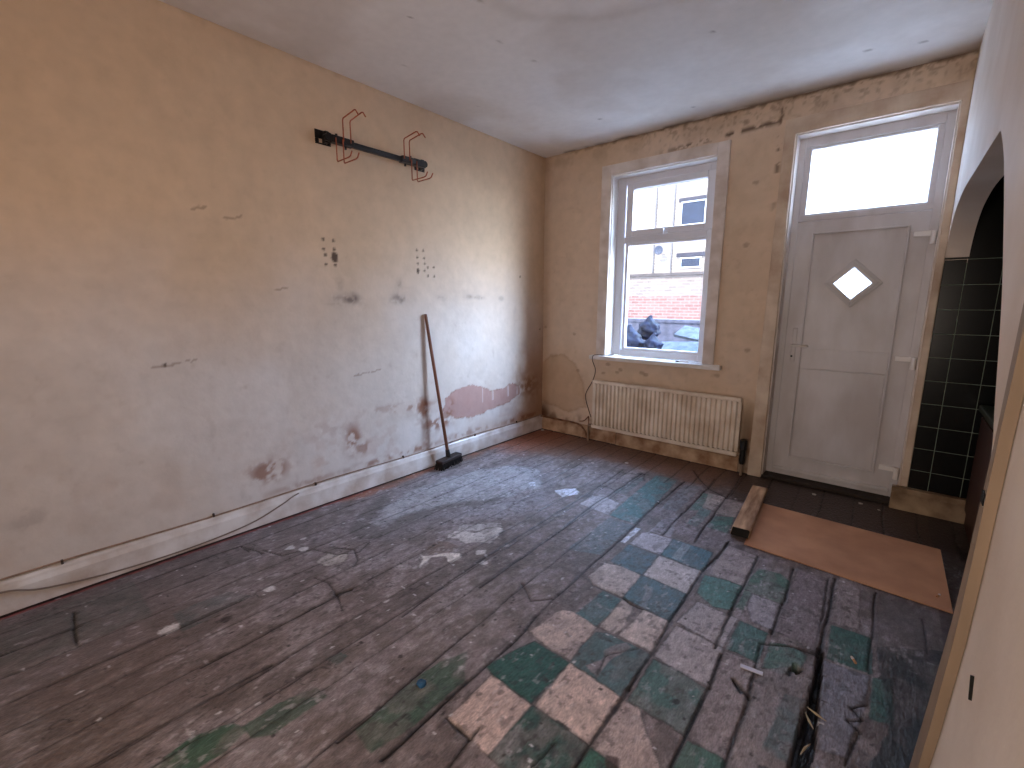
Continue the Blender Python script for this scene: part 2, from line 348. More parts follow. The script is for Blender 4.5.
     ([(1.605,-1.479),(1.601,-1.285),(1.630,-1.279),(1.632,-1.479)], (222,222,228), .97, 0, .4),
     ([(1.675,-1.275),(1.675,-1.10),(1.735,-1.0),(1.79,-1.27)], (172,166,170), .6, .5, 0),
     ([(1.748,-.88),(1.73,-.568),(1.80,-.545),(1.80,-.84)], (80,122,110), .8, .35, .1),
     ([(1.80,-1.06),(1.80,-.80),(1.86,-.80),(1.86,-1.06)], (86,124,118), .7, .5, .1),
     ([(1.799,-.782),(1.761,-.541),(1.868,-.545),(1.863,-.783)], (176,164,156), .85, .3, .4),
     ([(1.89,-.86),(1.984,-.80),(2.009,-1.028),(1.90,-1.02)], (62,108,96), .9, .25, .4),
     ([(1.88,-.84),(1.87,-.56),(1.98,-.56),(1.985,-.80)], (160,146,136), .75, .45, .3),
     ([(1.61,-.95),(1.59,-.5),(1.70,-.45),(1.70,-.95)], (122,130,132), .55, .5, 0),
     ([(1.206,-3.40),(1.174,-3.258),(1.214,-3.17),(1.271,-3.149),(1.30,-3.22),(1.28,-3.40)], (36,78,56), .85, .4, 0),
     ([(1.255,-3.16),(1.25,-3.05),(1.281,-2.95),(1.342,-2.94),(1.351,-3.108),(1.315,-3.15)], (40,72,56), .75, .5, 0),
     ([(1.191,-2.87),(1.20,-2.82),(1.235,-2.815),(1.248,-2.858)], (46,78,74), .7, .4, 0),
     ([(.10,-3.75),(.10,-3.2),(.45,-3.2),(.45,-3.6)], (78,82,76), .5, .5, 0),
     ([(.5,-3.15),(.52,-2.95),(.62,-2.9),(.66,-3.15)], (72,86,84), .5, .5, 0),
    ]
    for k, (pl, c, a, wn, e) in enumerate(P):
        poly(pl, c, a, .002, wn, e*.75, .012 if wn > .3 else .004, 100+5*k)
    # mottling of the tiles
    col = col*(0.80+.40*fbm(X*30, Y*30, 51))[..., None]
    col = col*(0.86+.28*fbm(X*90, Y*60, 52, 2))[..., None]
    # bare brown wood along the walls
    nb = fbm(X*6, Y*6, 61)*.24-.12
    b1 = sstep(-.05,.05, Y+.62+.25*nb*2 - np.clip(X,0,2)*.0 + np.where(X<1.25, 0, 0)) * sstep(.95,.5,X+nb)
    b2 = sstep(-.05,.05, Y+.44+nb)
    b3 = sstep(.12,.05, X+nb*.5)*sstep(-2.25,-2.1,Y)
    bw = np.clip(np.maximum(np.maximum(b1*.8, b2), b3*.8),0,1)
    col = mix(col, bw*.85, (112,78,58))
    col = mix(col, sstep(.6,.1,X)*sstep(-.9,-.5,Y+nb)*.7, (150,84,54))
    col = mix(col, b3*sstep(.4,.6,n2)*.6, (150,90,64))
    col = mix(col, sstep(1.62,1.9,X+nb)*sstep(-.56,-.48,Y+nb*.3+ .02*np.sin(X*30))*.85, (50,33,25))
    col = mix(col, (X>2.0)*sstep(-1.1,-1.0,Y)*.6, (50,33,25))
    # red painted strip along the skirting
    col = mix(col, sstep(.042,.034,X+.006*(n3-.5))*sstep(-1.7,-2.1,Y)*.8, (136,62,56))
    # scratch and paint spatter
    rng = np.random.RandomState(3)
    def blobs(n, xr, yr, rr, c, a, seed):
        nonlocal col
        for k in range(n):
            x0 = rng.uniform(*xr); y0 = rng.uniform(*yr); r = rng.uniform(*rr); e = rng.uniform(.5,1.6)
            s = (slice(np.searchsorted(X[:,0],x0-3*r),np.searchsorted(X[:,0],x0+3*r)), slice(np.searchsorted(Y[0],y0-3*r),np.searchsorted(Y[0],y0+3*r)))
            if X[s].size == 0: continue
            d = np.hypot((X[s]-x0)*e, (Y[s]-y0)/e)/r + .9*(fbm(X[s]*120, Y[s]*120, seed+k, 2)-.5)
            col[s] = mix(col[s], sstep(1.1,.8,d)*a, c)
    blobs(260, (0,2.6), (-3.6,-.5), (.003,.007), (206,198,196), .8, 200)
    blobs(14, (.1,1.6), (-3.4,-1.), (.007,.014), (200,192,188), .75, 400)
    blobs(200, (.3,2.7), (-3.2,-1.0), (.003,.008), (30,24,24), .85, 600)
    blobs(90, (.7,1.6), (-3.3,-1.2), (.003,.009), (184,174,170), .5, 800)
    col = mix(col, sstep(.66,.74,fbm(X*60,Y*34,91,3))*.34*sstep(.42,.6,n2)*sstep(-.45,-.6,Y), (188,178,176)); col = mix(col, sstep(.36,.28,fbm(X*55,Y*40,92,3))*.5*sstep(.62,.42,n1+.3*(n2-.5)), (48,40,38))
    crk = np.abs(fbm(X*7,Y*5,93,4)-.5); col = mix(col, sstep(.006,.001,crk)*sstep(.5,.62,fbm(X*2.5,Y*2.5,94))*.7, (34,28,28))
    for (x0,y0,r,c) in [(.36,-2.62,.022,(205,198,194)),(.42,-2.58,.02,(205,198,194)),(.63,-2.83,.022,(214,206,200)),(.60,-3.18,.03,(205,196,190)),(1.2,-2.08,.018,(218,210,204)),(2.45,-2.31,.016,(26,20,20)),(2.47,-2.38,.02,(26,20,20)),(2.19,-2.25,.012,(24,20,20)),(2.13,-2.55,.02,(60,40,34)),(.70,-3.02,.02,(50,42,40))]:
        col = mix(col, sstep(1.2,.8,np.hypot(X-x0,Y-y0)/r+.9*(fbm(X*70,Y*70,9)-.5))*.85, c)
    # board gaps
    def line(pts, wd, dk, depth=.008):
        nonlocal col, g
        for a, b in zip(pts, pts[1:]):
            lo = min(a[0],b[0])-.05; hi = max(a[0],b[0])+.05; l2 = min(a[1],b[1])-.05; h2 = max(a[1],b[1])+.05
            s = (slice(np.searchsorted(X[:,0],lo),np.searchsorted(X[:,0],hi)), slice(np.searchsorted(Y[0],l2),np.searchsorted(Y[0],h2)))
            if X[s].size == 0: continue
            jx = X[s]+.010*(vn(X[s]*3, Y[s]*9, 41)-.5); jy = Y[s]+.008*(vn(X[s]*11, Y[s]*5, 43)-.5)
            d = segdist(jx, jy, a, b); m = sstep(wd*1.15, wd*.5, d)*dk
            col[s] = mix(col[s], np.exp(-(d/(wd*2.6))**2)*dk*.22, (40,33,32))
            m = m*(.65+.35*sstep(.3,.6,fbm(X[s]*8,Y[s]*8,45)))
            col[s] = mix(col[s], np.clip(m,0,1), (14,11,12)); g[s] = g[s]-depth*m
    for e in edges[1:-1]:
        top = 0.0
        k = .62 if e < 1.35 else .0
        if e > 1.35: line([(e,-.56),(e-.01,0)], .0042, .7)
        if k: line([(e+.012*(e>1.4)*(e<1.8)*1.5, -3.7), (e, -2.4), (e, -1.3), (e-.01*(e>1), top)], .0034, k)
    strong = [
     ([(1.645,-2.95),(1.638,-2.4),(1.61,-2.05),(1.595,-1.4),(1.57,-.9),(1.567,-.45)], .0062, .95),
     ([(1.51,-3.0),(1.48,-2.5),(1.458,-2.09),(1.44,-1.5)], .005, .8),
     ([(1.321,-2.23),(1.30,-1.6),(1.277,-1.2),(1.277,-.5)], .006, .95),
     ([(1.17,-2.1),(1.163,-1.05),(1.14,-.5)], .005, .8),
     ([(2.06,-2.75),(2.055,-2.3),(2.04,-2.0),(2.024,-1.5),(2.036,-1.12)], .006, .9),
     ([(2.259,-2.6),(2.25,-2.127),(2.238,-1.95)], .006, .95),
     ([(2.371,-2.6),(2.36,-2.15),(2.335,-1.801)], .005, .8), ([(2.214,-1.937),(2.2,-1.67),(2.186,-1.17)], .006, .9),
     ([(2.522,-2.6),(2.52,-2.226)], .012, .95), ([(2.52,-2.226),(2.517,-1.9),(2.505,-1.7)], .012, 1.0), ([(2.505,-1.7),(2.498,-1.145)], .006, .95), ([(2.49,-1.6),(2.475,-1.15)], .003, .6),
     ([(2.352,-1.72),(2.35,-1.5),(2.339,-1.17)], .006, .95), ([(2.644,-1.72),(2.643,-1.15)], .005, .9), ([(2.797,-1.479),(2.792,-1.245)], .004, .7),
     ([(2.64,-1.88),(2.61,-1.92),(2.635,-1.95),(2.60,-1.98),(2.63,-2.0),(2.61,-2.15)], .004, .9),
     ([(1.061,-3.5),(1.065,-3.3),(1.07,-3.0)], .004, .85), ([(.454,-3.7),(.458,-3.42)], .005, .9), ([(.612,-3.513),(.62,-3.2),(.62,-2.88)], .004, .75),
     ([(.299,-3.65),(.31,-3.5),(.322,-3.39)], .005, .9), ([(.908,-3.162),(.899,-2.897),(.89,-2.66)], .005, 1.0), ([(1.094,-3.142),(1.085,-2.999)], .005, .95), ([(1.085,-2.999),(1.069,-2.72)], .004, .7),
     ([(1.214,-3.17),(1.201,-2.925)], .004, .8), ([(1.504,-3.1),(1.493,-2.855)], .004, .85), ([(.149,-3.15),(.147,-2.775)], .005, .95),
     ([(.754,-2.84),(.748,-2.671)], .004, .8), ([(1.745,-1.27),(1.73,-.536),(1.718,-.262)], .005, .9), ([(1.902,-1.226),(1.869,-.514),(1.845,-.076)], .006, .9),
     ([(2.038,-1.321),(2.039,-1.109)], .005, .9), ([(1.216,-2.565),(1.183,-2.296),(1.174,-1.945)], .005, .85), ([(.845,-1.154),(.828,-.6)], .004, .8),
     ([(1.546,-.19),(1.65,-.36),(1.75,-.48),(1.868,-.545),(1.964,-.53),(2.1,-.50)], .006, .9),
     # butt joints and cracks
     ([(.24,-2.77),(.15,-2.775)], .004, .8), ([(.147,-2.775),(.27,-2.74),(.31,-2.735)], .004, .8), ([(.31,-3.42),(.46,-3.42)], .004, .7), ([(.19,-3.40),(.42,-3.42)], .005, .9),
     ([(.27,-2.72),(.40,-2.68),(.42,-2.62),(.47,-2.55),(.60,-2.50),(.66,-2.42),(.62,-2.33)], .004, .75),
     ([(.54,-2.47),(.62,-2.42),(.72,-2.46),(.75,-2.50)], .004, .8), ([(.70,-2.66),(.78,-2.64),(.90,-2.66),(1.0,-2.70)], .004, .7),
     ([(.88,-2.66),(.90,-2.60)], .010, .9),
     ([(1.44,-2.09),(1.55,-2.155),(1.61,-2.09)], .004, .9), ([(1.64,-1.86),(1.684,-1.896),(1.834,-1.895),(1.88,-1.91),(1.93,-1.905)], .005, .9),
     ([(1.95,-2.33),(1.93,-2.22),(2.0,-2.12)], .004, .7), ([(1.98,-2.6),(1.96,-2.76)], .003, .8),
     ([(1.69,-2.75),(1.79,-2.75),(1.785,-2.71)], .005, .9), ([(1.786,-2.75),(1.80,-2.85),(1.81,-2.95)], .005, .8),
     ([(2.34,-1.80),(2.42,-1.75),(2.5,-1.74)], .005, .8), ([(2.47,-1.85),(2.44,-1.87),(2.44,-1.90)], .006, .95), ([(2.33,-2.08),(2.30,-2.04),(2.36,-2.09)], .006, .9),
     ([(1.13,-.94),(1.2,-.88),(1.27,-.9)], .004, .7), ([(1.22,-.55),(1.30,-.50),(1.33,-.58),(1.36,-.62)], .008, .5),
    ]
    for pl, wd, dk in strong: line(pl, wd, dk)
    for pl in ([(2.509,-1.70),(2.503,-1.95),(2.494,-2.12),(2.497,-2.32),(2.506,-2.55),(2.524,-2.55),(2.532,-2.30),(2.545,-2.16),(2.529,-1.95),(2.517,-1.70)], [(2.445,-1.835),(2.470,-1.855),(2.462,-1.885),(2.438,-1.875)]):
        m_ = inpoly(wx, wy, pl)*1.0; col = mix(col, m_*.97, (7,6,6)); g = g-.045*m_
    col = mix(col, sstep(.024,.019,X)*.95, (10,7,7)); col = mix(col, sstep(-.026,-.021,Y)*.9, (14,10,9))  # black strips painted on the floor as the shadow gap under the skirtings
    g = g + .0008*(n2-.5)
    col = mix(col, (X > 2.84)*1.0*sstep(-1.5,-1.2,Y)*.6, (26,20,18))
    return col*np.array([1.08,1.13,1.24]), g
fx = np.concatenate([axis(0, 2.95, .0044), axis(3.0, AX, .05)])
fy = np.concatenate([axis(RY, -3.75, .05), axis(-3.74, 0, .0056)])
floor_m = mat('old_floorboards', (0,0,0), .48, .26, 60, bump=.6, bscale=110, spec=.45, attr=True, stretch=(1,.35,1))
fl = gridmesh('floor', fx, fy, lambda U,V,D: (U,V,D), None, floor_m, disp=floor_fn)
struct(fl, 'worn floorboards with remnants of green and cream vinyl squares', 'floor')
bm = bmesh.new(); box(bm, -.12, AX+.1, RY-.1, .12, -.16, -.07); s_ = obj('slab', bm, mat('subfloor', (60,52,48)), fl)

# ---------------------------------------------------------------- ceiling
def ceil_fn(X, Y):
    n = fbm(X*1.6, Y*1.6, 3); n2 = fbm(X*8, Y*8, 4); n3 = fbm(X*30,Y*30,5)
    c = np.ones(X.shape+(3,))*np.array(lin((228,224,222)))
    c = mix(c, sstep(.42,.62,n)*.35, (186,172,160))
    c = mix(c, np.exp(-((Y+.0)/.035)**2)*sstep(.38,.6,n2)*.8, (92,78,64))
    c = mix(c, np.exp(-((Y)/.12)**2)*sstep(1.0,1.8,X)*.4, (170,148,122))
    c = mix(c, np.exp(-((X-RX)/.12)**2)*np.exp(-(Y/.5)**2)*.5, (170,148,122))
    r = np.random.RandomState(5)
    for k in range(16):
        x0 = r.uniform(.3,2.6); y0 = r.uniform(-2.2,-.2); d = np.hypot((X-x0)*r.uniform(.5,1.5), Y-y0)
        c = mix(c, sstep(.014,.006,d)*.6, (110,98,88))
    # irregular tide marks
    d = np.abs(np.hypot(X-1.7, Y+1.9)+.25*(n-.5)-.55); c = mix(c, np.exp(-(d/.04)**2)*.16, (150,132,116))
    return c
ceil_m = mat('ceiling_plaster', (0,0,0), .55, .03, 5, bump=.25, bscale=7, attr=True, spec=.35)
ce = gridmesh('ceiling', axis(0, RX+.02, .012), axis(RY, 0, .02), lambda U,V,D: (U,V,D+H), ceil_fn, ceil_m)
struct(ce, 'off-white stained plaster ceiling', 'ceiling')
bm = bmesh.new(); box(bm, -.12, AX+.1, RY-.1, .28, H+.005, H+.12); obj('ceiling_slab', bm, ceil_m, ce)

# ---------------------------------------------------------------- left wall
def left_fn(Y, Z):
    n = fbm(Y*1.5, Z*1.5, 11); n2 = fbm(Y*7, Z*7, 12); n3 = fbm(Y*28, Z*28, 13); n4 = fbm(Y*60, Z*60, 14, 3)
    c = np.ones(Y.shape+(3,))*np.array(lin(CREAM))
    c = mix(c, sstep(1.7,.8,Z+.4*(n-.5))*.85, (212,207,206))  # sky light on the lower wall put into the paint as a paler, bluer tone
    c = mix(c, sstep(.45,.65,n)*.18, (188,160,128))
    c = mix(c, sstep(.5,.8,n2)*.08, (160,136,112))
    c = mix(c, sstep(.60,.85,n3)*.07, (150,120,98))
    low = sstep(.75,.15,Z)
    c = mix(c, low*sstep(.54,.72,n2)*.12, (176,140,118))
    c = mix(c, low*sstep(.56,.70,fbm(Y*12,Z*16,16))*sstep(-2.9,-2.3,Y)*.22, (162,112,86))
    # damp corner
    corner = sstep(-.46,-.12,Y+.25*(n2-.5))*sstep(1.35,.55,Z+.3*(n-.5))
    c = mix(c, corner*.75, (164,118,76))
    c = mix(c, sstep(-.12,-.0,Y)*.25, (176,142,104))
    c = mix(c, np.exp(-((Y+.24)/.17)**2-((Z-.47)/.11)**2)*sstep(.30,.6,n3)*.85, (138,90,52))
    c = mix(c, sstep(-1.6,-.1,Y)*sstep(.30,.16,Z+.1*(n2-.5))*.4, (176,128,96))
    # bare pink plaster patch with runs
    yy = Y+.03*(n3-.5); zz = Z+.03*(fbm(Y*22,Z*22,19)-.5)
    pl = [(-1.27,.40),(-1.25,.50),(-1.12,.56),(-.98,.575),(-.863,.545),(-.74,.49),(-.576,.49),(-.45,.51),(-.36,.47),(-.35,.40),(-.46,.36),(-.725,.328),(-1.0,.30),(-1.15,.33)]
    ins = inpoly(yy, zz, pl)*1.0
    runs = (np.sin(Y*95)+np.sin(Y*61+1) > .9)*(Z > .40)*(Y > -.85)*sstep(.3,.5,vn(Y*40, Z*3, 5))
    c = mix(c, ins*(.78-.5*runs), (166,120,112))
    c = mix(c, np.exp(-(polydist(yy, zz, pl)/.006)**2)*sstep(.4,.6,n3)*.6, (120,78,52))
    # brown flaking stains low down
    for (y0,z0,sy,sz,a) in [(-2.03,.36,.05,.09,.8),(-1.97,.29,.06,.04,.6),(-1.46,.47,.05,.07,.9),(-1.55,.49,.18,.018,.6),(-1.33,.33,.13,.05,.8),(-1.24,.37,.05,.05,.7),(-2.55,.30,.10,.06,.75),(-1.43,.20,.03,.12,.3),(-1.7,.17,.35,.02,.7),(-2.35,.17,.2,.02,.4),(-1.0,.18,.25,.02,.5),(-.3,.17,.25,.02,.7),(-1.80,.52,.14,.02,.35),(-2.2,.46,.12,.05,.25),(-1.19,.44,.03,.06,.5)]:
        d = np.exp(-((Y-y0)/sy)**2-((Z-z0)/sz)**2)
        c = mix(c, np.clip(d*1.6*sstep(.40,.62,fbm(Y*24,Z*24,int(abs(y0)*100))),0,1)*a, (136,84,58))
    for (y0,z0,sy,sz,a) in [(-1.47,.33,.022,.22,.40)]:
        c = mix(c, np.exp(-((Y-y0)/sy)**2-((Z-z0)/sz)**2)*a, (120,86,66))
    # grey fixing smudges
    for (y0,z0,sy,sz,a) in [(-1.985,1.25,.05,.03,.8),(-2.09,1.24,.05,.03,.4),(-1.635,1.25,.06,.03,.6),(-1.63,1.345,.025,.03,.4),(-1.26,1.26,.045,.02,.3),(-.98,1.27,.04,.014,.5),(-.88,1.265,.06,.014,.55),(-2.05,1.33,.02,.04,.2),(-3.47,.36,.05,.05,.25),(-.60,1.26,.03,.02,.3),(-.42,1.15,.02,.10,.12)]:
        d = np.exp(-((Y-y0)/sy)**2-((Z-z0)/sz)**2)
        c = mix(c, np.clip(d*1.5*(.35+.65*sstep(.35,.6,fbm(Y*34,Z*34,33))),0,1)*a, (98,80,74))
    dots = [(-2.141,1.584),(-2.08,1.581),(-2.142,1.529),(-2.078,1.533),(-2.134,1.497),(-2.135,1.444),(-2.076,1.443),(-1.472,1.579),(-1.416,1.58),(-1.47,1.531),(-1.409,1.53),(-1.465,1.491),(-1.406,1.493),(-1.379,1.47),(-1.325,1.473),(-1.408,1.445),(-1.379,1.411),(-1.322,1.409),(-2.957,.937),(-.05,.98),(-.35,1.45)]
    for k, (y0,z0) in enumerate(dots): c = mix(c, sstep(.012,.005,np.hypot(Y-y0,Z-z0))*.9, (52,34,26))
    for (y0,z0,r) in [(-2.077,1.488,.022),(-1.466,1.440,.014)]: c = mix(c, sstep(1.1,.7,np.hypot(Y-y0,(Z-z0)*.7)/r+.6*(n4-.5))*.9, (62,38,24))
    for (y0,z0,L_) in [(-2.60,1.64,.04),(-2.75,1.665,.03),(-2.92,.94,.09),(-2.4,1.30,.03),(-1.9,.78,.1)]:
        c = mix(c, sstep(.006,.002,segdist(Y+.02*(n3-.5),Z+.02*(n4-.5),(y0-L_,z0-.01),(y0+L_,z0+.01)))*.5, (110,84,66))
    c = mix(c, sstep(2.47,2.5,Z+.03*(n3-.5))*.25, (150,120,92))
    # scuffs
    c = mix(c, sstep(.70,.85,fbm(Y*20,Z*14,71))*sstep(1.4,.9,Z)*.14, (140,112,92))
    return c*np.array([.87,.87,.88])
wall_m = mat('aged_wall_plaster', (0,0,0), .6, .05, 3, bump=.30, bscale=14, attr=True, spec=.3)
wl = gridmesh('wall_left', axis(RY, 0, .0095), axis(0, H, .0095), lambda U,V,D: (D,U,V), left_fn, wall_m)
struct(wl, 'long cream plaster wall with damp stains, screw holes and a bare pink patch', 'wall')
bm = bmesh.new(); box(bm, -.12, -.004, RY-.1, .01, -.16, H); obj('wall_core', bm, mat('brick_core', (140,110,90)), wl)

# ---------------------------------------------------------------- back wall (window and door wall)
WX0, WX1, WZ0, WZ1 = .68, 1.49, .777, 2.237
DX0, DX1, DZ1 = 1.955, 2.70, 2.27
def back_fn(X, Z):
    n = fbm(X*1.7, Z*1.7, 21); n2 = fbm(X*7, Z*7, 22); n3 = fbm(X*28, Z*28, 23)
    c = np.ones(X.shape+(3,))*np.array(lin((212,190,169)))
    c = mix(c, sstep(.45,.65,n)*.3, (200,170,134))
    c = mix(c, sstep(.5,.8,n2)*.12, (170,138,106))
    c = mix(c, sstep(.60,.85,n3)*.10, (150,120,92))
    c = mix(c, sstep(.10,.02,X)*.3, (150,112,76))
    yy = X+.05*(n2-.5); zz = Z+.05*(n3-.5)
    pl = [(0,.28),(0,.66),(.10,.74),(.25,.75),(.38,.66),(.47,.52),(.50,.3),(.3,.22)]
    c = mix(c, inpoly(yy,zz,pl)*.32, (168,124,78))
    c = mix(c, np.exp(-(polydist(yy,zz,pl)/.012)**2)*.25*(X>.02), (130,92,60))
    c = mix(c, np.exp(-((X)/.10)**2-((Z-.17)/.10)**2)*.95, (72,38,22))
    c = mix(c, sstep(.24,.14,Z)*sstep(.4,.6,n2)*.7, (96,60,38))
    c = mix(c, sstep(1.83,1.86,X)*sstep(.5,.1,Z)*sstep(.42,.58,n2)*.8, (150,86,58))
    c = mix(c, sstep(1.78,1.82,X)*sstep(1.9,1.84,X)*sstep(.62,.3,Z)*.7, (92,68,46))
    # mould by the ceiling and round the heads of the openings
    c = mix(c, sstep(H-.022,H-.004,Z+.035*(n3-.5))*.75*sstep(-.2,.9,X), (78,60,46))
    c = mix(c, sstep(H-.20,H-.01,Z)*sstep(.50,.72,fbm(X*50,Z*50,81))*.5*sstep(.6,1.2,X), (100,80,62))
    c = mix(c, sstep(2.30,2.42,Z)*sstep(.46,.70,n2)*.22, (140,114,90))
    c = mix(c, np.exp(-((Z-2.36-(X-1.6)*.05)/.015)**2)*sstep(.45,.55,n3)*sstep(.95,1.3,X)*sstep(2.0,1.8,X)*.9, (70,50,38))
    c = mix(c, np.exp(-((X-1.865)/.014)**2)*sstep(.50,.6,n3)*sstep(1.6,2.2,Z)*.8, (80,58,44))
    for (x0,z0) in [(.79,.64),(.66,.62),(.82,.665),(1.02,.66),(.70,.70),(1.05,.645),(1.72,1.62),(1.75,2.02),(1.66,2.41),(.03,1.0),(1.79,.9),(.35,.95),(.595,2.245),(1.60,.70),(.40,.62)]:
        d = np.hypot((X-x0)*.7,Z-z0)/.018+1.0*(n3-.5); c = mix(c, sstep(1.0,.5,d)*.4, (100,72,50))
    c = mix(c, sstep(.72,.86,fbm(X*16,Z*16,72))*.15, (140,110,84))
    return c
xs = axis(0, RX+RT, .0095, (WX0, WX1, DX0, DX1)); zs = axis(0, H, .0095, (WZ0, WZ1, DZ1))
hole = lambda x, z: ((x>WX0)&(x<WX1)&(z>WZ0)&(z<WZ1)) | ((x>DX0)&(x<DX1)&(z<DZ1))
wb = gridmesh('wall_back', xs, zs, lambda U,V,D: (U,D,V), back_fn, wall_m, hole=hole)
struct(wb, 'cream plaster wall holding the window and the white door', 'wall')
bm = bmesh.new()
for d in ((-.12,WX0,.006,.22,-.16,H),(WX1,DX0,.006,.22,-.16,H),(DX1,AX+.1,.006,.22,-.16,H),(WX0,WX1,.006,.22,-.16,WZ0-.04),(WX0,WX1,.006,.22,WZ1,H),(DX0,DX1,.006,.22,DZ1,H)): box(bm, *d)
obj('wall_core', bm, mat('reveal_plaster', (226,220,214), .6, .05), wb)

# ---------------------------------------------------------------- black tiles right of the door, beyond the arch
t = bmesh.new(); box(t, RX, AX, -.004, .004, 0, H)
tw = obj('wall_tiled', t, mat('grey_green_grout', (150,164,150), .8)); struct(tw, 'wall of small black square tiles with pale grout right of the door', 'wall')
bm = bmesh.new()
gx = [RX, 2.826]; 
while gx[-1] < AX-.01: gx.append(min(gx[-1]+.137, AX))
gz = [.115]; 
while gz[-1] < H-.01: gz.append(min(gz[-1]+.1345, H))
for a, b in zip(gx, gx[1:]):
    for c, d in [q for q in zip(gz, gz[1:]) if q[1] < 1.50]: box(bm, a+.0016, b-.0016, -.008, -.003, c+.0016, d-.0016)
box(bm, RX, AX, -.008, -.003, max(q for q in gz if q < 1.50)+.0016, H)
obj('tiles', bm, mat('black_glazed_tile', (8,9,10), .22, .1, 3, spec=.35), tw, .0012)

# ---------------------------------------------------------------- right wall with its arch
arch_far = catmull([Vector((0,1.40,0)),Vector((-.02,1.515,0)),Vector((-.10,1.605,0)),Vector((-.23,1.672,0)),Vector((-.40,1.705,0)),Vector((-.636,1.722,0)),Vector((-1.155,1.708,0)),Vector((-1.42,1.700,0)),Vector((-1.61,1.693,0))], 5)
arch_near = catmull([Vector((-1.64,1.685,0)),Vector((-1.822,1.567,0)),Vector((-2.072,1.338,0)),Vector((-2.192,1.213,0)),Vector((-2.314,1.051,0)),Vector((-2.37,.98,0)),Vector((-2.395,.90,0)),Vector((-2.385,.78,0)),Vector((-2.368,.668,0)),Vector((-2.35,.56,0)),Vector((-2.31,.45,0)),Vector((-2.175,.112,0)),Vector((-2.14,0,0))], 4)
bm = bmesh.new()
curve = [(v.x,v.y) for v in arch_far] + [(v.x,v.y) for v in arch_near]
ki = min(range(len(curve)), key=lambda i: curve[i][0])
def wall_side(x):
    def f(*q): bm.faces.new([bm.verts.new((x, a, b)) for a, b in q])
    for p, q in zip(curve[:ki], curve[1:ki+1]): f(p, q, (q[0],H), (p[0],H))
    f(curve[ki], (RY,curve[ki][1]), (RY,H), (curve[ki][0],H))
    for p, q in zip(curve[ki:], curve[ki+1:]): f(p, q, (RY,q[1]), (RY,p[1]))
wall_side(RX); wall_side(RX+RT)
for p, q in zip(curve, curve[1:]): bm.faces.new([bm.verts.new(v) for v in ((RX,*p),(RX,*q),(RX+RT,*q),(RX+RT,*p))])
bmesh.ops.remove_doubles(bm, verts=bm.verts, dist=1e-5)
wr_m = mat('right_wall_plaster', (226,214,204), .6, .07, 2.2, bump=.35, bscale=9, spec=.3, col2=(208,192,178))
wr = obj('wall_right', bm, wr_m); struct(wr, 'cream plaster wall pierced by a wide flat arch beside the door', 'wall')
# moulding up the near jamb of the arch
bm = bmesh.new()
L0 = [(-2.50,1.6),(-2.49,1.35),(-2.477,1.153),(-2.468,1.011),(-2.433,.799),(-2.401,.649),(-2.32,.42),(-2.218,.152),(-2.165,.0)]
R0 = [(-2.575,1.6),(-2.56,1.35),(-2.548,1.153),(-2.53,1.011),(-2.512,.799),(-2.49,.649),(-2.425,.42),(-2.33,.152),(-2.28,.0)]
for (a,b),(c,d) in zip(zip(L0,L0[1:]),zip(R0,R0[1:])):
    P_ = [[(RX-.001,a[0],a[1]),(RX-.012,a[0]-.006,a[1]),(RX-.014,c[0]+.014,c[1]),(RX-.001,c[0],c[1])],[(RX-.001,b[0],b[1]),(RX-.012,b[0]-.006,b[1]),(RX-.014,d[0]+.014,d[1]),(RX-.001,d[0],d[1])]]
    v = [[bm.verts.new(p) for p in row] for row in P_]
    for k in range(4): bm.faces.new((v[0][k], v[0][(k+1)%4], v[1][(k+1)%4], v[1][k]))
bmesh.ops.remove_doubles(bm, verts=bm.verts, dist=1e-5)
o = obj('trim_2', bm, mat('tan_moulding', (150,128,106), .55, .12, 12, stretch=(1,1,.2)))
struct(o, 'tan wooden moulding running up the near jamb of the arch', 'moulding')
o = bx('screw_hole', (RX-.0155,RX-.012,-2.50,-2.475,.905,.925), mat('dark_hole', (12,10,9), .9), o, .001)
# scar on the wall
bm = bmesh.new(); tube(bm, [(RX-.0005,-2.60,.628),(RX-.001,-2.585,.66)], .0035, 6); obj('wall_chip', bm, MATS['dark_hole'], wr)

# plinth under the tiles, skirtings
bone = mat('old_cream_gloss', (172,148,120), .45, .16, 8, col2=(110,84,60))
white_sk = mat('white_skirting_gloss', (214,208,206), .35, .08, 7, bump=.15, bscale=30, col2=(176,160,150))
bm = bmesh.new(); box(bm, DX1-.035, AX, -.05, -.011, 0, .125); box(bm, DX1-.035, AX, -.055, -.011, .105, .14)
struct(obj('trim_1', bm, bone, None, .003), 'dirty cream plinth under the black tiles', 'plinth')
bm = bmesh.new(); prism(bm, [(0,.008),(.018,.008),(.018,.100),(.012,.118),(.010,.128),(.004,.138),(0,.138)], 1, RY, -.0)
for v in bm.verts: pass
struct(obj('baseboard_left', bm, white_sk), 'white painted skirting board along the left wall', 'skirting board')
bm = bmesh.new(); prism(bm, [(0,.008),(-.018,.008),(-.018,.095),(-.010,.115),(0,.125)], 0, .018, .812)
bone2 = mat('cream_skirting', (200,172,144), .45, .18, 9, col2=(140,104,76))
struct(obj('baseboard_back', bm, bone2), 'cream skirting board under the window', 'skirting board')
bm = bmesh.new(); prism(bm, [(0,.004),(-.020,.004),(-.020,.105),(-.012,.118),(0,.125)], 0, .820, 1.80)
obj('skirting_length', bm, bone2, bpy.data.objects['baseboard_back'])

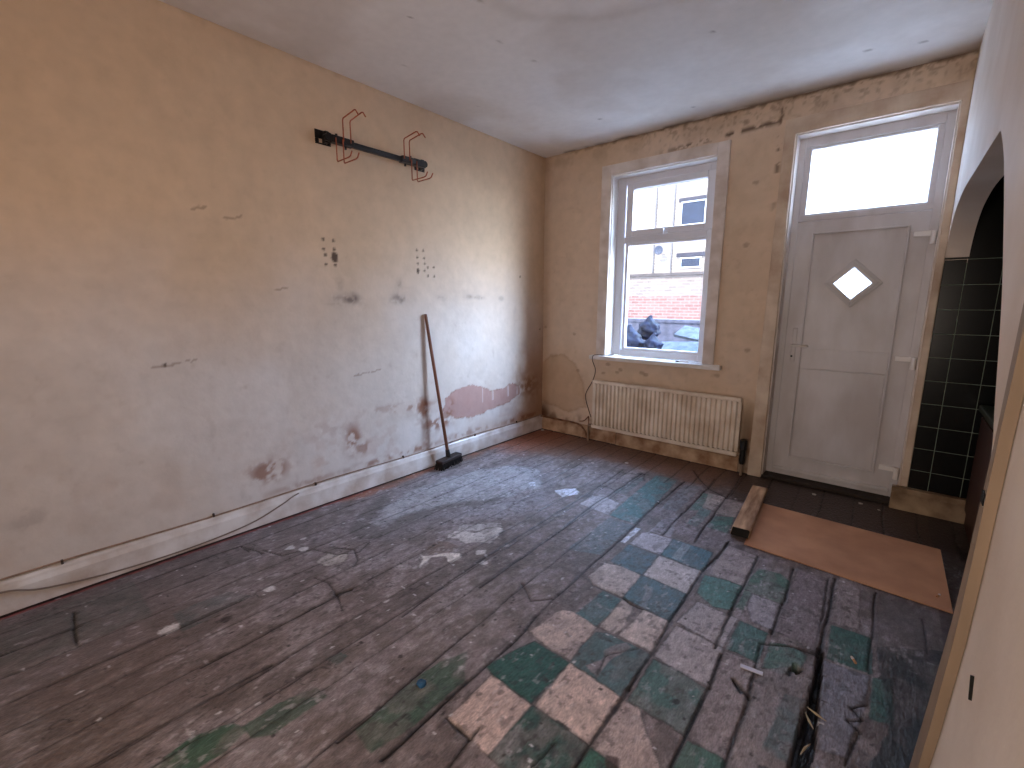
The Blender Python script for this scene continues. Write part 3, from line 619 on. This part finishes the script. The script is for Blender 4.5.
# ---------------------------------------------------------------- rest of the shell
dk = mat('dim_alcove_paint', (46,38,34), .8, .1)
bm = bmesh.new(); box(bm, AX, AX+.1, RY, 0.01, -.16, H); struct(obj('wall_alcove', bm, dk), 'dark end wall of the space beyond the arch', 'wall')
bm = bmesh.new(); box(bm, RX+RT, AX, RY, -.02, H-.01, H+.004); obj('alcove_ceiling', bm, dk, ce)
bm = bmesh.new(); box(bm, -.12, AX+.1, RY-.1, RY, -.16, H)
struct(obj('wall_front', bm, mat('rear_wall_paint', (214,186,150), .7)), 'cream wall behind the viewer', 'wall')

# ---------------------------------------------------------------- window
upvc = mat('white_upvc', (222,222,228), .3, .03, 5)
gloss = mat('white_gloss_wood', (222,212,206), .35, .06, 8, bump=.1, bscale=20, col2=(196,182,172))
clear = glass_mat(); obscure = obscure_mat()
win = thing('window_1', 'white casement window with a small top light above a tall pane', 'window', (1.085,.1,.78)); struct(win)
bm = bmesh.new()
A = (.59,1.572,2.318)
box(bm, A[0], WX0, -.022, 0, .777, A[2]); box(bm, WX1, A[1], -.022, 0, .777, A[2]); box(bm, WX0, WX1, -.022, 0, WZ1, A[2])
obj('architrave', bm, gloss, win, .004)
bm = bmesh.new()
box(bm, WX0, WX0+.006, 0, .10, .777, WZ1); box(bm, WX1-.006, WX1, 0, .10, .777, WZ1); box(bm, WX0+.006, WX1-.006, 0, .10, WZ1-.010, WZ1)
obj('reveal_lining', bm, mat('white_lining', (232,228,226), .35, .03), win, .001)
def frame_ring(bm, x0, x1, z0, z1, w_, y0, y1, wb_=None, wt=None):
    wb_ = wb_ or w_; wt = wt or w_
    box(bm, x0, x0+w_, y0, y1, z0, z1); box(bm, x1-w_, x1, y0, y1, z0, z1); box(bm, x0+w_, x1-w_, y0, y1, z0, z0+wb_); box(bm, x0+w_, x1-w_, y0, y1, z1-wt, z1)
fx0, fx1 = WX0+.012, WX1-.012
bm = bmesh.new(); frame_ring(bm, WX0, WX1, .777, WZ1, .074, .10, .165, .049, .065); box(bm, fx0+.062, fx1-.062, .10, .165, 1.715, 1.765)
frm = obj('window_frame', bm, upvc, win, .004)
bm = bmesh.new(); frame_ring(bm, .765, 1.465, .822, 1.719, .026, .108, .150); obj('glazing_bead', bm, upvc, frm, .003)
bm = bmesh.new(); frame_ring(bm, .768, 1.460, 1.762, 2.178, .058, .088, .150, .048, .050); sash = obj('top_sash', bm, upvc, win, .005)
bm = bmesh.new(); box(bm, 1.07, 1.13, .074, .090, 1.765, 1.78); box(bm, 1.085, 1.10, .062, .078, 1.758, 1.80); obj('sash_catch', bm, upvc, sash, .002)
bm = bmesh.new(); frame_ring(bm, .820, 1.410, 1.806, 2.132, .004, .120, .124); obj('rubber_seal', bm, mat('black_rubber', (30,30,34), .6), sash)
bx('top_pane', (.822,1.408,.126,.132,1.808,2.130), clear, win, 0)
bx('main_pane', (.788,1.442,.126,.132,.846,1.695), clear, win, 0)
bm = bmesh.new(); box(bm, .545, 1.632, -.062, -.0005, .742, .776); box(bm, WX0+.001, WX1-.001, -.0005, .10, .742, .776)
obj('window_sill', bm, mat('sill_gloss', (226,220,214), .3, .06, 9), win, .006)

# ---------------------------------------------------------------- door
door = thing('door_1', 'dirty white panelled door with a diamond light and a fanlight above', 'door', (2.34,.1,0)); struct(door)
dirty = mat('dirty_white_upvc', (212,209,212), .38, .07, 5, bump=.12, bscale=25, col2=(190,184,184), stretch=(1,1,.4))
bm = bmesh.new()
prism(bm, [(1.868,0.0),(1.955,0.0),(1.955,DZ1),(DX1,DZ1),(DX1,.142),(RX,.142),(RX,2.362),(1.893,2.362)], 1, -.022, 0)
obj('architrave', bm, mat('dirty_gloss_wood', (212,194,174), .45, .10, 6, bump=.15, bscale=20, col2=(176,150,128)), door, .004)
bm = bmesh.new(); box(bm, DX0, DX0+.008, 0, .10, .019, DZ1); box(bm, DX0+.008, DX1-.008, 0, .10, DZ1-.008, DZ1); box(bm, DX1-.008, DX1, 0, .10, .019, DZ1)
obj('reveal_lining', bm, gloss, door, .001)
bm = bmesh.new()
frame_ring(bm, DX0, DX1, .019, DZ1, .045, .10, .165, .040, .065); box(bm, 2.0, 2.66, .10, .165, 1.752, 1.785)
dfr = obj('door_frame', bm, dirty, door, .003)
bm = bmesh.new(); frame_ring(bm, 1.998, 2.662, 1.780, 2.210, .036, .108, .150, .018, .020); obj('fanlight_frame', bm, dirty, door, .004)
bx('fanlight_pane', (2.030,2.630,.124,.130,1.796,2.192), obscure, door, 0)
# leaf with a square hole turned on its corner for the diamond light
lx0, lx1, lz0, lz1 = 2.000, 2.660, .045, 1.748; cx, cz, hw = 2.332, 1.349, .104
bm = bmesh.new()
def leaf_side(y):
    o_ = [bm.verts.new((a,y,b)) for a,b in ((lx0,lz0),(lx1,lz0),(lx1,lz1),(lx0,lz1))]
    m_ = [bm.verts.new((a,y,b)) for a,b in ((cx,lz0),(lx1,cz),(cx,lz1),(lx0,cz))]
    d_ = [bm.verts.new((a,y,b)) for a,b in ((cx,cz-hw),(cx+hw,cz),(cx,cz+hw),(cx-hw,cz))]
    for k in range(4):
        a = o_[(k+1)%4]; bm.faces.new((m_[k], a, m_[(k+1)%4], d_[(k+1)%4], d_[k]))
    return o_, m_, d_
s0 = leaf_side(.105); s1 = leaf_side(.150)
for k in range(4):
    bm.faces.new((s0[2][k], s0[2][(k+1)%4], s1[2][(k+1)%4], s1[2][k]))
    bm.faces.new((s0[0][k], s0[1][k], s1[1][k], s1[0][k])) 
    bm.faces.new((s0[1][k], s0[0][(k+1)%4], s1[0][(k+1)%4], s1[1][k]))
bmesh.ops.triangulate(bm, faces=bm.faces)
leaf = obj('door_leaf', bm, dirty, door)
bm = bmesh.new()
def moulding(x0, x1, z0, z1, w_=.012):
    frame_ring(bm, x0, x1, z0, z1, w_, .088, .105); 
moulding(2.088, 2.572, .155, 1.675)
obj('panel_moulding', bm, dirty, leaf, .004)
bm = bmesh.new(); box(bm, 2.106,2.554,.100,.106,.173,.786); obj('lower_panel', bm, dirty, leaf, .003)
bm = bmesh.new(); box(bm, 2.100,2.560,.098,.106,.790,.925); obj('middle_rail', bm, dirty, leaf, .003)
bm = bmesh.new()
def dring(r0, r1, y0, y1):
    q = [[(cx+s*r, cz+t_*r) for s,t_ in ((0,-1),(1,0),(0,1),(-1,0))] for r in (r0, r1)]
    for k in range(4):
        a, b, c, d = q[0][k], q[0][(k+1)%4], q[1][(k+1)%4], q[1][k]
        prism(bm, [a,b,c,d], 1, y0, y1)
dring(.098, .128, .084, .106); dring(.128, .150, .092, .106)
obj('diamond_surround', bm, mat('grey_upvc_trim', (192,188,190), .35, .05), leaf, .002)
bm = bmesh.new(); prism(bm, [(cx,cz-.101),(cx+.101,cz),(cx,cz+.101),(cx-.101,cz)], 1, .124, .130); obj('diamond_pane', bm, obscure, door)
# grooves between panels and a dark bottom rail
bm = bmesh.new(); box(bm, 2.052-.013, 2.052+.013, .097, .105, .83, 1.06); hp = obj('handle_plate', bm, dirty, leaf, .006)
bm = bmesh.new(); tube(bm, [(2.046,.10,.945),(2.046,.062,.945),(2.055,.054,.945),(2.14,.054,.943)], .0075, 10); obj('lever_handle', bm, mat('worn_handle', (232,226,222), .3), leaf, 0, True)
bm = bmesh.new(); tube(bm, [(2.046,.106,.868),(2.046,.093,.868)], .007, 12); obj('keyhole', bm, MATS['dark_hole'], leaf)
for zc in (1.61, .885, .195):
    bm = bmesh.new(); box(bm, 2.590, 2.684, .080, .106, zc-.004, zc+.024); tube(bm, [(2.676,.080,zc-.050),(2.676,.080,zc+.024)], .0130, 12)
    obj('hinge', bm, mat('white_hinge', (236,232,230), .4, .04), leaf, .002)
bx('weather_bar', (2.005,2.655,.088,.106,.048,.075), dirty, leaf, .006)
bx('threshold', (DX0,DX1,.002,.17,-.16,.018), mat('dark_threshold', (52,40,32), .8, .15), door, .003)

# ---------------------------------------------------------------- radiator
rad = thing('radiator', 'cream fluted panel radiator fixed under the window', 'radiator', (1.2,-.07,.13))
radm = mat('cream_radiator_enamel', (230,218,204), .35, .06, 7, col2=(206,188,168))
rx0, rx1, rz0, rz1 = .607, 1.803, .138, .566
bm = bmesh.new()
n = 33; pitch = (rx1-rx0-.03)/n; prof = []
for k in range(n):
    a = rx0+.015+k*pitch
    prof += [(a,-.080),(a+pitch*.18,-.100),(a+pitch*.60,-.100),(a+pitch*.78,-.080)]
prof += [(rx1-.015,-.080),(rx1,-.080),(rx1,-.068),(rx0,-.068),(rx0,-.080)]
A_, B_ = prism(bm, prof, 2, rz0+.035, rz1-.028); bmesh.ops.triangulate(bm, faces=[f for f in bm.faces if len(f.verts) > 4])
obj('fluted_panel', bm, radm, rad)
bm = bmesh.new(); box(bm, rx0, rx1, -.098, -.066, rz1-.028, rz1); obj('top_rail', bm, radm, rad, .008)
bm = bmesh.new(); box(bm, rx0, rx1, -.098, -.066, rz0, rz0+.035); obj('bottom_rail', bm, radm, rad, .010)
for xb in (.75, 1.65):
    bx('wall_bracket', (xb-.015,xb+.015,-.070,0,.22,.50), radm, rad, .002)
bm = bmesh.new(); tube(bm, [(1.800,-.078,.165),(1.832,-.078,.165),(1.838,-.078,.158),(1.838,-.078,.004)], .009, 10)
obj('tail_pipe', bm, mat('dirty_pipe', (150,128,110), .5), rad)
bm = bmesh.new(); tube(bm, [(1.838,-.078,.09),(1.838,-.078,.12),(1.838,-.078,.19),(1.838,-.078,.20),(1.838,-.078,.262),(1.838,-.078,.270)], [.016,.020,.020,.024,.024,.018], 14)
obj('radiator_valve', bm, mat('black_valve', (18,18,20), .45), rad)
bm = bmesh.new(); tube(bm, [(.606,-.078,.158),(.578,-.078,.158),(.572,-.078,.150),(.572,-.078,.004)], .009, 10)
obj('tail_pipe', bm, MATS['dirty_pipe'], rad)

# pipes in the corner by the skirting
pip = mat('rusty_painted_pipe', (150,112,84), .5, .2, 20, col2=(96,60,40))
bm = bmesh.new(); tube(bm, catmull([(.012,-.030,.135),(.2,-.030,.134),(.40,-.030,.132),(.47,-.031,.115),(.52,-.034,.060),(.535,-.036,.012)], 5), .0085, 8)
tag(obj('heating_pipe', bm, pip, None, 0, True), 'rusty pipe above the back skirting that bends down to the floor by the radiator', 'pipe')
bm = bmesh.new(); tube(bm, catmull([(.44,-.012,.150),(.49,-.018,.165),(.53,-.022,.205),(.54,-.024,.21),(.545,-.026,.14),(.547,-.026,.010)], 5), .005, 8)
tag(obj('thin_pipe', bm, pip, None, 0, True), 'thin bent pipe looping up beside the left end of the radiator', 'pipe')
# cable hanging from the sill
black = mat('black_plastic', (22,18,18), .4)
bm = bmesh.new(); tube(bm, catmull([(.72,.06,.781),(.66,-.02,.781),(.60,-.066,.780),(.588,-.070,.735),(.589,-.016,.643),(.563,-.010,.546),(.501,-.010,.432),(.497,-.010,.367),(.531,-.012,.274),(.56,-.014,.21)], 6), .0032, 6)
tag(obj('hanging_cable', bm, black, None, 0, True), 'black cable drooping from the window sill past the radiator', 'cable')
# cables along the left skirting
cab = mat('painted_cable', (150,122,104), .5, .15, 30)
bm = bmesh.new(); tube(bm, catmull([(.006,y,.146+.005*math.sin(y*5)) for y in np.linspace(-4.2,-.02,22)], 4), .0042, 6)
tag(obj('skirting_cable', bm, cab, None, 0, True), 'painted-over cable clipped along the top of the left skirting board', 'cable')
bm = bmesh.new(); tube(bm, catmull([(.024,-4.1,.10),(.026,-3.8,.108),(.024,-3.581,.106),(.026,-3.465,.066),(.028,-3.237,.034),(.028,-2.958,.025),(.027,-2.687,.044),(.025,-2.514,.092),(.024,-2.45,.118),(.022,-2.41,.128)], 6), .0036, 6)
tag(obj('drooping_cable', bm, mat('grey_cable', (120,104,94), .5), None, 0, True), 'loose thin cable sagging in front of the left skirting board near the viewer', 'cable')
for y in (-3.4,-2.84,-2.3,-1.66,-.94,-.4):
    bm = bmesh.new(); box(bm, .002,.013,y-.004,y+.004,.138,.156); obj('cable_clip', bm, mat('dark_clip', (60,44,36), .5), bpy.data.objects['skirting_cable'])

# ---------------------------------------------------------------- broom
br = thing('broom', 'broom with a thin wooden handle leaning on the left wall', 'broom', (.075,-1.27,0))
bm = bmesh.new()
box(bm, .045,.110,-1.395,-1.150,.046,.074)
TURN = Matrix.Translation((.090,-1.302,0)) @ Matrix.Rotation(math.radians(9),4,'Z') @ Matrix.Translation((-.078,1.272,0))
bmesh.ops.transform(bm, matrix=TURN, verts=bm.verts)
hd = obj('broom_head', bm, mat('dark_broom_wood', (46,30,26), .6, .15, 20), br, .008)
bm = bmesh.new(); rb = random.Random(4)
for i in range(7):
    for j in range(26):
        x = .050+i*.009; y = -1.388+j*.0092; jx = (rb.random()-.5)*.014+(i-3)*.002; jy = (rb.random()-.5)*.012+(j-12.5)*.0006
        tube(bm, [(x,y,.052),(x+jx,y+jy,.0015)], [.0036,.0026], 5)
bmesh.ops.transform(bm, matrix=TURN, verts=bm.verts)
o = obj('bristles', bm, mat('black_bristle', (20,17,18), .7), br); 
bm = bmesh.new(); d = Vector((.014,-1.425,1.145))-Vector((.086,-1.305,.07)); p0 = Vector((.086,-1.305,.07))
tube(bm, [p0+d*t_ for t_ in (0,.03,.5,.98,1)], [.0135,.0125,.0118,.0118,.009], 12)
obj('broom_handle', bm, mat('reddish_brown_wood', (120,72,48), .5, .2, 14, stretch=(1,1,.1)), br, 0, True)
bm = bmesh.new(); tube(bm, [p0-d*.004, p0+d*.055], [.021,.015], 12); obj('handle_socket', bm, black, br)

# ---------------------------------------------------------------- wall rack with wire hooks
rk = thing('wall_rack', 'black metal wall rack bar with rusty wire hooks high on the left wall', 'wall rack', (0,-1.78,2.12))
blk = mat('black_painted_steel', (20,18,20), .4, .1, 10)
bm = bmesh.new(); box(bm, .040,.064,-2.12,-1.42,2.106,2.136); obj('bar', bm, blk, rk, .004)
bm = bmesh.new(); box(bm, .036,.081,-2.09,-1.955,2.102,2.140); obj('bar_sleeve', bm, blk, rk, .004)
bm = bmesh.new(); box(bm, .036,.081,-1.62,-1.44,2.102,2.140); obj('bar_sleeve', bm, blk, rk, .004)
for y0, y1, ys in ((-2.150,-2.058,-2.100),(-1.47,-1.385,-1.43)):
    bm = bmesh.new()
    box(bm, 0,.006,y0,y1,2.095,2.103); box(bm, 0,.006,y0,y1,2.124,2.170); box(bm, 0,.006,y0,y0+.022,2.103,2.124); box(bm, 0,.006,y1-.022,y1,2.103,2.124)
    box(bm, .006,.046,ys-.012,ys+.012,2.100,2.160)
    obj('wall_bracket', bm, blk, rk, .003)
    bm = bmesh.new(); tube(bm, [(.02,ys,2.128),(.068,ys,2.128)], .020, 14); obj('end_knuckle', bm, blk, rk)
rust = mat('rusty_wire', (180,92,56), .55, .2, 40)
def hook(y, up):
    bm = bmesh.new()
    if up: pts = [(.083,y,2.118),(.083,y,2.226),(.090,y,2.236),(.205,y,2.250),(.218,y,2.247),(.240,y,2.220)]
    else: pts = [(.083,y,2.125),(.083,y,2.008),(.090,y,2.000),(.205,y,2.001),(.222,y,2.006),(.238,y,2.027)]
    tube(bm, pts, .0036, 8); obj('wire_hook', bm, rust, rk, 0, True)
for y in (-2.023,-1.978,-1.609,-1.567): hook(y, True)
for y in (-2.070,-2.028,-1.554,-1.512): hook(y, False)
for y, z in ((-2.049,2.150),(-1.996,2.092),(-1.538,2.150),(-1.582,2.092)):
    bm = bmesh.new(); s_ = 1 if z > 2.12 else -1; tube(bm, [(.052,y,z-.008*s_),(.052,y,z+.006*s_)], .007, 8); obj('bolt', bm, blk, rk)

# ---------------------------------------------------------------- board, block of wood and litter on the floor
bm = bmesh.new(); prism(bm, [(2.068,-.500),(2.874,-.518),(2.883,-1.133),(2.107,-1.096)], 2, .003, .009)
tag(obj('hardboard_sheet', bm, mat('tan_hardboard', (200,146,110), .6, .10, 5, bump=.1, bscale=40, col2=(176,124,90)), None, .001), 'tan sheet of hardboard lying flat in front of the door', 'board')
bm = bmesh.new(); prism(bm, [(-.048,0),(-.040,.050),(.040,.050),(.048,.044),(.040,0)], 1, -.34, .34)
bm2 = bm
o = obj('timber_block', bm, mat('raw_timber', (206,168,132), .65, .14, 10, stretch=(3,.5,3), bump=.2, bscale=30, col2=(140,102,72)), None, .003)
o.location = (2.045,-.700,.0098); o.rotation_euler = (0,0,math.radians(4.6)); tag(o, 'short pale wood offcut lying across the left edge of the hardboard sheet', 'wood block')
bm = bmesh.new(); prism(bm, [(-.046,.002),(-.038,.048),(.038,.048),(.044,.042),(.038,.002)], 1, -.3435, -.3400); obj('dark_end', bm, mat('dark_end_wood', (14,11,10), .8), o)['label'] = 'near-black sawn end'  # thin near-black layer over the near end of the block
bm = bmesh.new(); box(bm, -.034,.034,-.008,.008,0,.004); o = obj('plastic_strip', bm, mat('pale_blue_plastic', (206,206,226), .4, .03), None, .001)
o.location = (2.338,-1.963,.0032); o.rotation_euler = (0,0,math.radians(8)); tag(o, 'small pale plastic strip lying on the floorboards below the hardboard', 'plastic strip')
bm = bmesh.new(); bmesh.ops.create_icosphere(bm, subdivisions=2, radius=.016); r = random.Random(2)
for v in bm.verts: v.co *= 1+.6*(r.random()-.5); v.co.z = max(-.004, v.co.z*.5)
o = obj('crumpled_blue_scrap', bm, mat('blue_wrapper', (38,86,122), .5, .2, 60)); o.location = (1.532,-2.722,.006)
tag(o, 'tiny crumpled blue scrap lying on the green-stained floorboard', 'litter')
def butt(loc, rz, label, lit=True):
    bm = bmesh.new(); tube(bm, [(-.012,0,0),(.004,0,0)], .0042, 10); o = obj('cigarette_end', bm, mat('cigarette_filter', (196,140,96), .7))
    bm = bmesh.new(); tube(bm, [(.004,0,0),(.014,.001,0),(.018,.001,0)], [.0042,.0044,.0034], 10); c = obj('paper', bm, mat('cigarette_paper', (226,214,206), .7), o)
    o.location = loc; o.rotation_euler = (0,0,rz); tag(o, label, 'cigarette end'); return o
butt((2.842,-1.035,.0138), 1.2, 'brown cigarette end near the right corner of the hardboard')
butt((2.600,-1.690,.0062), 2.0, 'cigarette end on the dark green floor square below the hardboard')
# a smoked cigarette on the sill
bm = bmesh.new(); tube(bm, [(1.297,-.030,.7815),(1.318,-.022,.7815)], .0048, 10); o = obj('cigarette', bm, mat('ash_grey', (70,66,64), .8))
bm = bmesh.new(); tube(bm, [(1.318,-.022,.7815),(1.385,.004,.7815)], .0045, 10); obj('cigarette_paper', bm, MATS['cigarette_paper'], o)
tag(o, 'pale cigarette lying on the white window sill', 'cigarette')
# plaster crumbs
pc = mat('plaster_crumb', (206,198,192), .8)
for k, (x, y, s) in enumerate([(2.29,-.13,.014),(2.53,-.10,.013),(2.62,-.14,.009),(1.10,-.38,.016),(.90,-.55,.014),(.055,-.06,.016)]):
    bm = bmesh.new(); bmesh.ops.create_icosphere(bm, subdivisions=1, radius=s); r = random.Random(k)
    for v in bm.verts: v.co *= 1+.5*(r.random()-.5); v.co.z *= .35
    o = obj('plaster_crumb', bm, pc); o.location = (x, y, s*.4)
    tag(o, ['pale crumb of plaster on the dark floor in front of the door leaf','pale crumb of plaster on the dark floor under the lowest door hinge','small crumb of plaster beside the door threshold near the plinth','flat white crumb on the brown boards below the radiator','flat white crumb on the brown boards left of the radiator','pale lump of plaster in the corner where the skirtings meet'][k], 'plaster crumb')
# splinters in the open joint
for k, (x, y, a) in enumerate([(2.517,-2.06,.5),(2.522,-2.17,-.3),(2.530,-2.02,1.2)]):
    bm = bmesh.new(); tube(bm, [(-.028,0,0),(.0,.002,.001),(.028,0,0)], [.001,.0035,.0008], 5); o = obj('wood_splinter', bm, mat('pale_splinter', (176,156,126), .7))
    o.location = (x, y, .0045); o.rotation_euler = (0,0,PI/2+a)
    tag(o, 'pale wood splinter in the wide gap between floorboards at the right', 'splinter', 'splinters in the open floor joint')

# ---------------------------------------------------------------- cupboard beyond the arch
cb = thing('base_cupboard', 'dark reddish wooden cupboard against the tiles beyond the arch', 'cupboard', (3.25,-.5,0))
wood = mat('dark_red_wood', (66,36,26), .5, .2, 8, stretch=(1,1,.2)); edge_m = mat('worn_wood_edge', (170,120,86), .6)
bx('carcass', (2.992,3.45,-1.25,-.06,.0,.655), wood, cb, .004)
bx('worktop', (2.965,3.47,-1.27,-.058,.655,.69), mat('dark_green_worktop', (40,50,38), .4), cb, .008)
bx('side_door', (2.978,2.991,-.66,-.10,.10,.63), wood, cb, .004)
bx('edge_strip', (2.974,2.985,-.72,-.68,.22,.58), edge_m, cb, .002)

# ---------------------------------------------------------------- outside, across the street
pave = mat('street_paving', (226,220,212), .9, .15, 3)
bm = bmesh.new(); box(bm, -14, 12, .225, 14, -.30, -.15); struct(obj('ground', bm, pave), 'paved street outside the window', 'ground')
def facade_mat():
    m = bpy.data.materials.new('facade_brick'); m.use_nodes = True; t = m.node_tree; b = t.nodes['Principled BSDF']; L = t.links
    b.inputs['Roughness'].default_value = .9
    g = t.nodes.new('ShaderNodeNewGeometry'); sep = t.nodes.new('ShaderNodeSeparateXYZ'); L.new(g.outputs['Position'], sep.inputs[0])
    cmb = t.nodes.new('ShaderNodeCombineXYZ'); L.new(sep.outputs[0], cmb.inputs[0]); L.new(sep.outputs[2], cmb.inputs[1])
    def brick(c1, c2, mo):
        k = t.nodes.new('ShaderNodeTexBrick'); L.new(cmb.outputs[0], k.inputs['Vector']); k.inputs['Scale'].default_value = 1
        k.inputs['Brick Width'].default_value=.22; k.inputs['Row Height'].default_value=.075; k.inputs['Mortar Size'].default_value=.009
        k.inputs['Color1'].default_value=(*lin(c1),1); k.inputs['Color2'].default_value=(*lin(c2),1); k.inputs['Mortar'].default_value=(*lin(mo),1); return k
    red = brick((134,98,90),(114,80,74),(140,120,114)); pale = brick((150,136,124),(138,124,112),(158,148,138)); mid = brick((126,114,108),(112,100,94),(134,124,118))
    def step(z):
        n = t.nodes.new('ShaderNodeTexNoise'); n.inputs['Scale'].default_value = 3; L.new(g.outputs['Position'], n.inputs['Vector'])
        a = t.nodes.new('ShaderNodeMath'); a.operation='MULTIPLY_ADD'; L.new(n.outputs[0], a.inputs[0]); a.inputs[1].default_value=.14; a.inputs[2].default_value=-.07
        s = t.nodes.new('ShaderNodeMath'); s.operation='ADD'; L.new(sep.outputs[2], s.inputs[0]); L.new(a.outputs[0], s.inputs[1])
        q = t.nodes.new('ShaderNodeMath'); q.operation='GREATER_THAN'; L.new(s.outputs[0], q.inputs[0]); q.inputs[1].default_value=z; return q
    m1 = t.nodes.new('ShaderNodeMix'); m1.data_type='RGBA'; L.new(step(1.39).outputs[0], m1.inputs[0]); L.new(red.outputs[0], m1.inputs[6]); L.new(mid.outputs[0], m1.inputs[7])
    m2 = t.nodes.new('ShaderNodeMix'); m2.data_type='RGBA'; L.new(step(1.95).outputs[0], m2.inputs[0]); L.new(m1.outputs[2], m2.inputs[6]); L.new(pale.outputs[0], m2.inputs[7])
    L.new(m2.outputs[2], b.inputs['Base Color']); return m
fc = thing('brick_house', 'sunlit brick terrace seen across the street through the window', 'building', (-1,8,-.15))
bm = bmesh.new(); box(bm, -9, 2.6, 8, 8.4, -.15, 5.4); fac = obj('facade', bm, facade_mat(), fc)
bm = bmesh.new(); box(bm, -9, 2.6, 7.93, 8, 1.90, 1.97); obj('stone_course', bm, mat('grey_stone', (92,84,82), .9, .2, 6), fc, .005)
pg = mat('blue_grey_glass', (40,48,66), .3); ws = mat('grey_lintel', (62,60,68), .9)
for (x0,x1,z0,z1) in ((-1.68,-1.23,2.10,2.29),(-1.74,-1.20,3.10,3.60)):
    bm = bmesh.new(); frame_ring(bm, x0-.03, x1+.03, z0-.03, z1+.03, .03, 7.95, 8.0); f = obj('window_frame', bm, mat('far_white_frame', (214,216,222), .5), fc)
    bx('pane', (x0,x1,7.975,7.985,z0,z1), pg, f, 0)
bx('lintel', (-1.80,-1.12,7.93,8.0,2.335,2.43), ws, fc, .004); bx('lintel', (-1.82,-1.13,7.93,8.0,3.63,3.71), ws, fc, .004)
bm = bmesh.new()
for x in (-2.405,-1.945): tube(bm, [(x,7.97,1.98),(x,7.97,5.2)], .022, 8)
obj('downpipes', bm, mat('far_grey_pipe', (116,110,108), .6), fc)
sd = thing('satellite_dish', 'grey satellite dish on the brick house across the street', 'satellite dish', (-2.19,7.9,2.52))
bm = bmesh.new(); rings = []
for k in range(5):
    r_ = .115*k/4; rings.append([bm.verts.new((-2.19+r_*math.cos(a), 7.80-.035*(k/4)**2, 2.52+r_*math.sin(a))) for a in np.linspace(0,2*PI,20,endpoint=False)] if k else [bm.verts.new((-2.19,7.80,2.52))])
for k in range(20): bm.faces.new((rings[0][0], rings[1][k], rings[1][(k+1)%20]))
for a, b in zip(rings[1:], rings[2:]):
    for k in range(20): bm.faces.new((a[k], b[k], b[(k+1)%20], a[(k+1)%20]))
o = obj('dish', bm, mat('dish_grey', (70,76,92), .5), sd, 0, True); sm = o.modifiers.new('s','SOLIDIFY'); sm.thickness = .008
bm = bmesh.new(); tube(bm, [(-2.19,7.995,2.50),(-2.19,7.81,2.50)], .015, 8); tube(bm, [(-2.19,7.79,2.42),(-2.19,7.68,2.50)], .008, 8); obj('arm', bm, MATS['dish_grey'], sd)
# yard wall, refuse sacks and boards in the shade close to the house
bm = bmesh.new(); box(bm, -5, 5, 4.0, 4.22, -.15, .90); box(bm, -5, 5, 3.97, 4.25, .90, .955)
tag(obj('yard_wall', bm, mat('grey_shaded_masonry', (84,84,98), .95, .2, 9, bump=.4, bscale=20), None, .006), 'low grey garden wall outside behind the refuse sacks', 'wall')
sack = mat('dark_sack_plastic', (16,22,44), .6, .3, 14, bump=1.0, bscale=22, spec=.15, col2=(4,6,14))
def sackobj(x, y, z, rx_, ry_, rz_, label, seed, m=sack):
    bm = bmesh.new(); bmesh.ops.create_icosphere(bm, subdivisions=4, radius=1); r = random.Random(seed); ph = [r.random()*6 for _ in range(6)]
    for v in bm.verts:
        c = v.co.copy(); f = 1+.06*abs(math.sin(c.x*9+c.z*7+ph[4]))-.05*abs(math.sin(c.y*11-c.z*8+ph[5]))+.10*math.sin(c.x*5+ph[0])*math.cos(c.y*4+ph[1])+.07*math.sin(c.z*9+ph[2]+c.x*4)+.05*math.sin(c.y*13+ph[3])
        if c.z > .55: f *= 1-.55*((c.z-.55)/.45)**.8*(1-.0)
        v.co = Vector((c.x*f*rx_, c.y*f*ry_, max(-.82, c.z*(1+.25*max(0,c.z-.7)/.3))*rz_))
    o = obj('refuse_sack', bm, m, None, 0, True)
    bm = bmesh.new(); tube(bm, [(0,0,rz_*.85),(0.0,0,rz_*1.02),(.015,.01,rz_*1.15),(.035,.01,rz_*1.22)], [.035,.016,.030,.012], 10); obj('sack_neck', bm, m, o, 0, True)
    o.location = (x, y, z); tag(o, label, 'refuse sack'); return o
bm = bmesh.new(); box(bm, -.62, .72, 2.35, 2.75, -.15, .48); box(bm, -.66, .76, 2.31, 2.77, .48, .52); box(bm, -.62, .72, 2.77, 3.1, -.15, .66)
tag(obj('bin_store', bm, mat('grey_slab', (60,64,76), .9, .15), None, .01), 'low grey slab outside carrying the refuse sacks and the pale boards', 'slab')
sackobj(-.36, 2.56, .68, .215, .17, .19, 'large dark refuse sack at the left behind the window pane', 1)
sackobj(-.22, 2.93, .83, .16, .14, .17, 'dark refuse sack heaped highest behind the larger one outside', 2)
sackobj(.01, 2.56, .64, .11, .12, .14, 'smallest dark refuse sack leaning between the heap and the pale boards', 3)
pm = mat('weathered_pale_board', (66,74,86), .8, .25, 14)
for k, (x, y, z, rz, rxx, ryy, L_) in enumerate([(.41,2.56,.625,.05,.55,-.05,.26),(.44,2.95,.80,-.2,.45,.14,.24)]):
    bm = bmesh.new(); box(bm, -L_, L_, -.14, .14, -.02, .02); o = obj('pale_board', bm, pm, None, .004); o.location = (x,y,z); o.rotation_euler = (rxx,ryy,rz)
    tag(o, ['pale weathered board lying flattest behind the lower right of the pane','pale weathered board tilted on top of the other outside'][k], 'board')
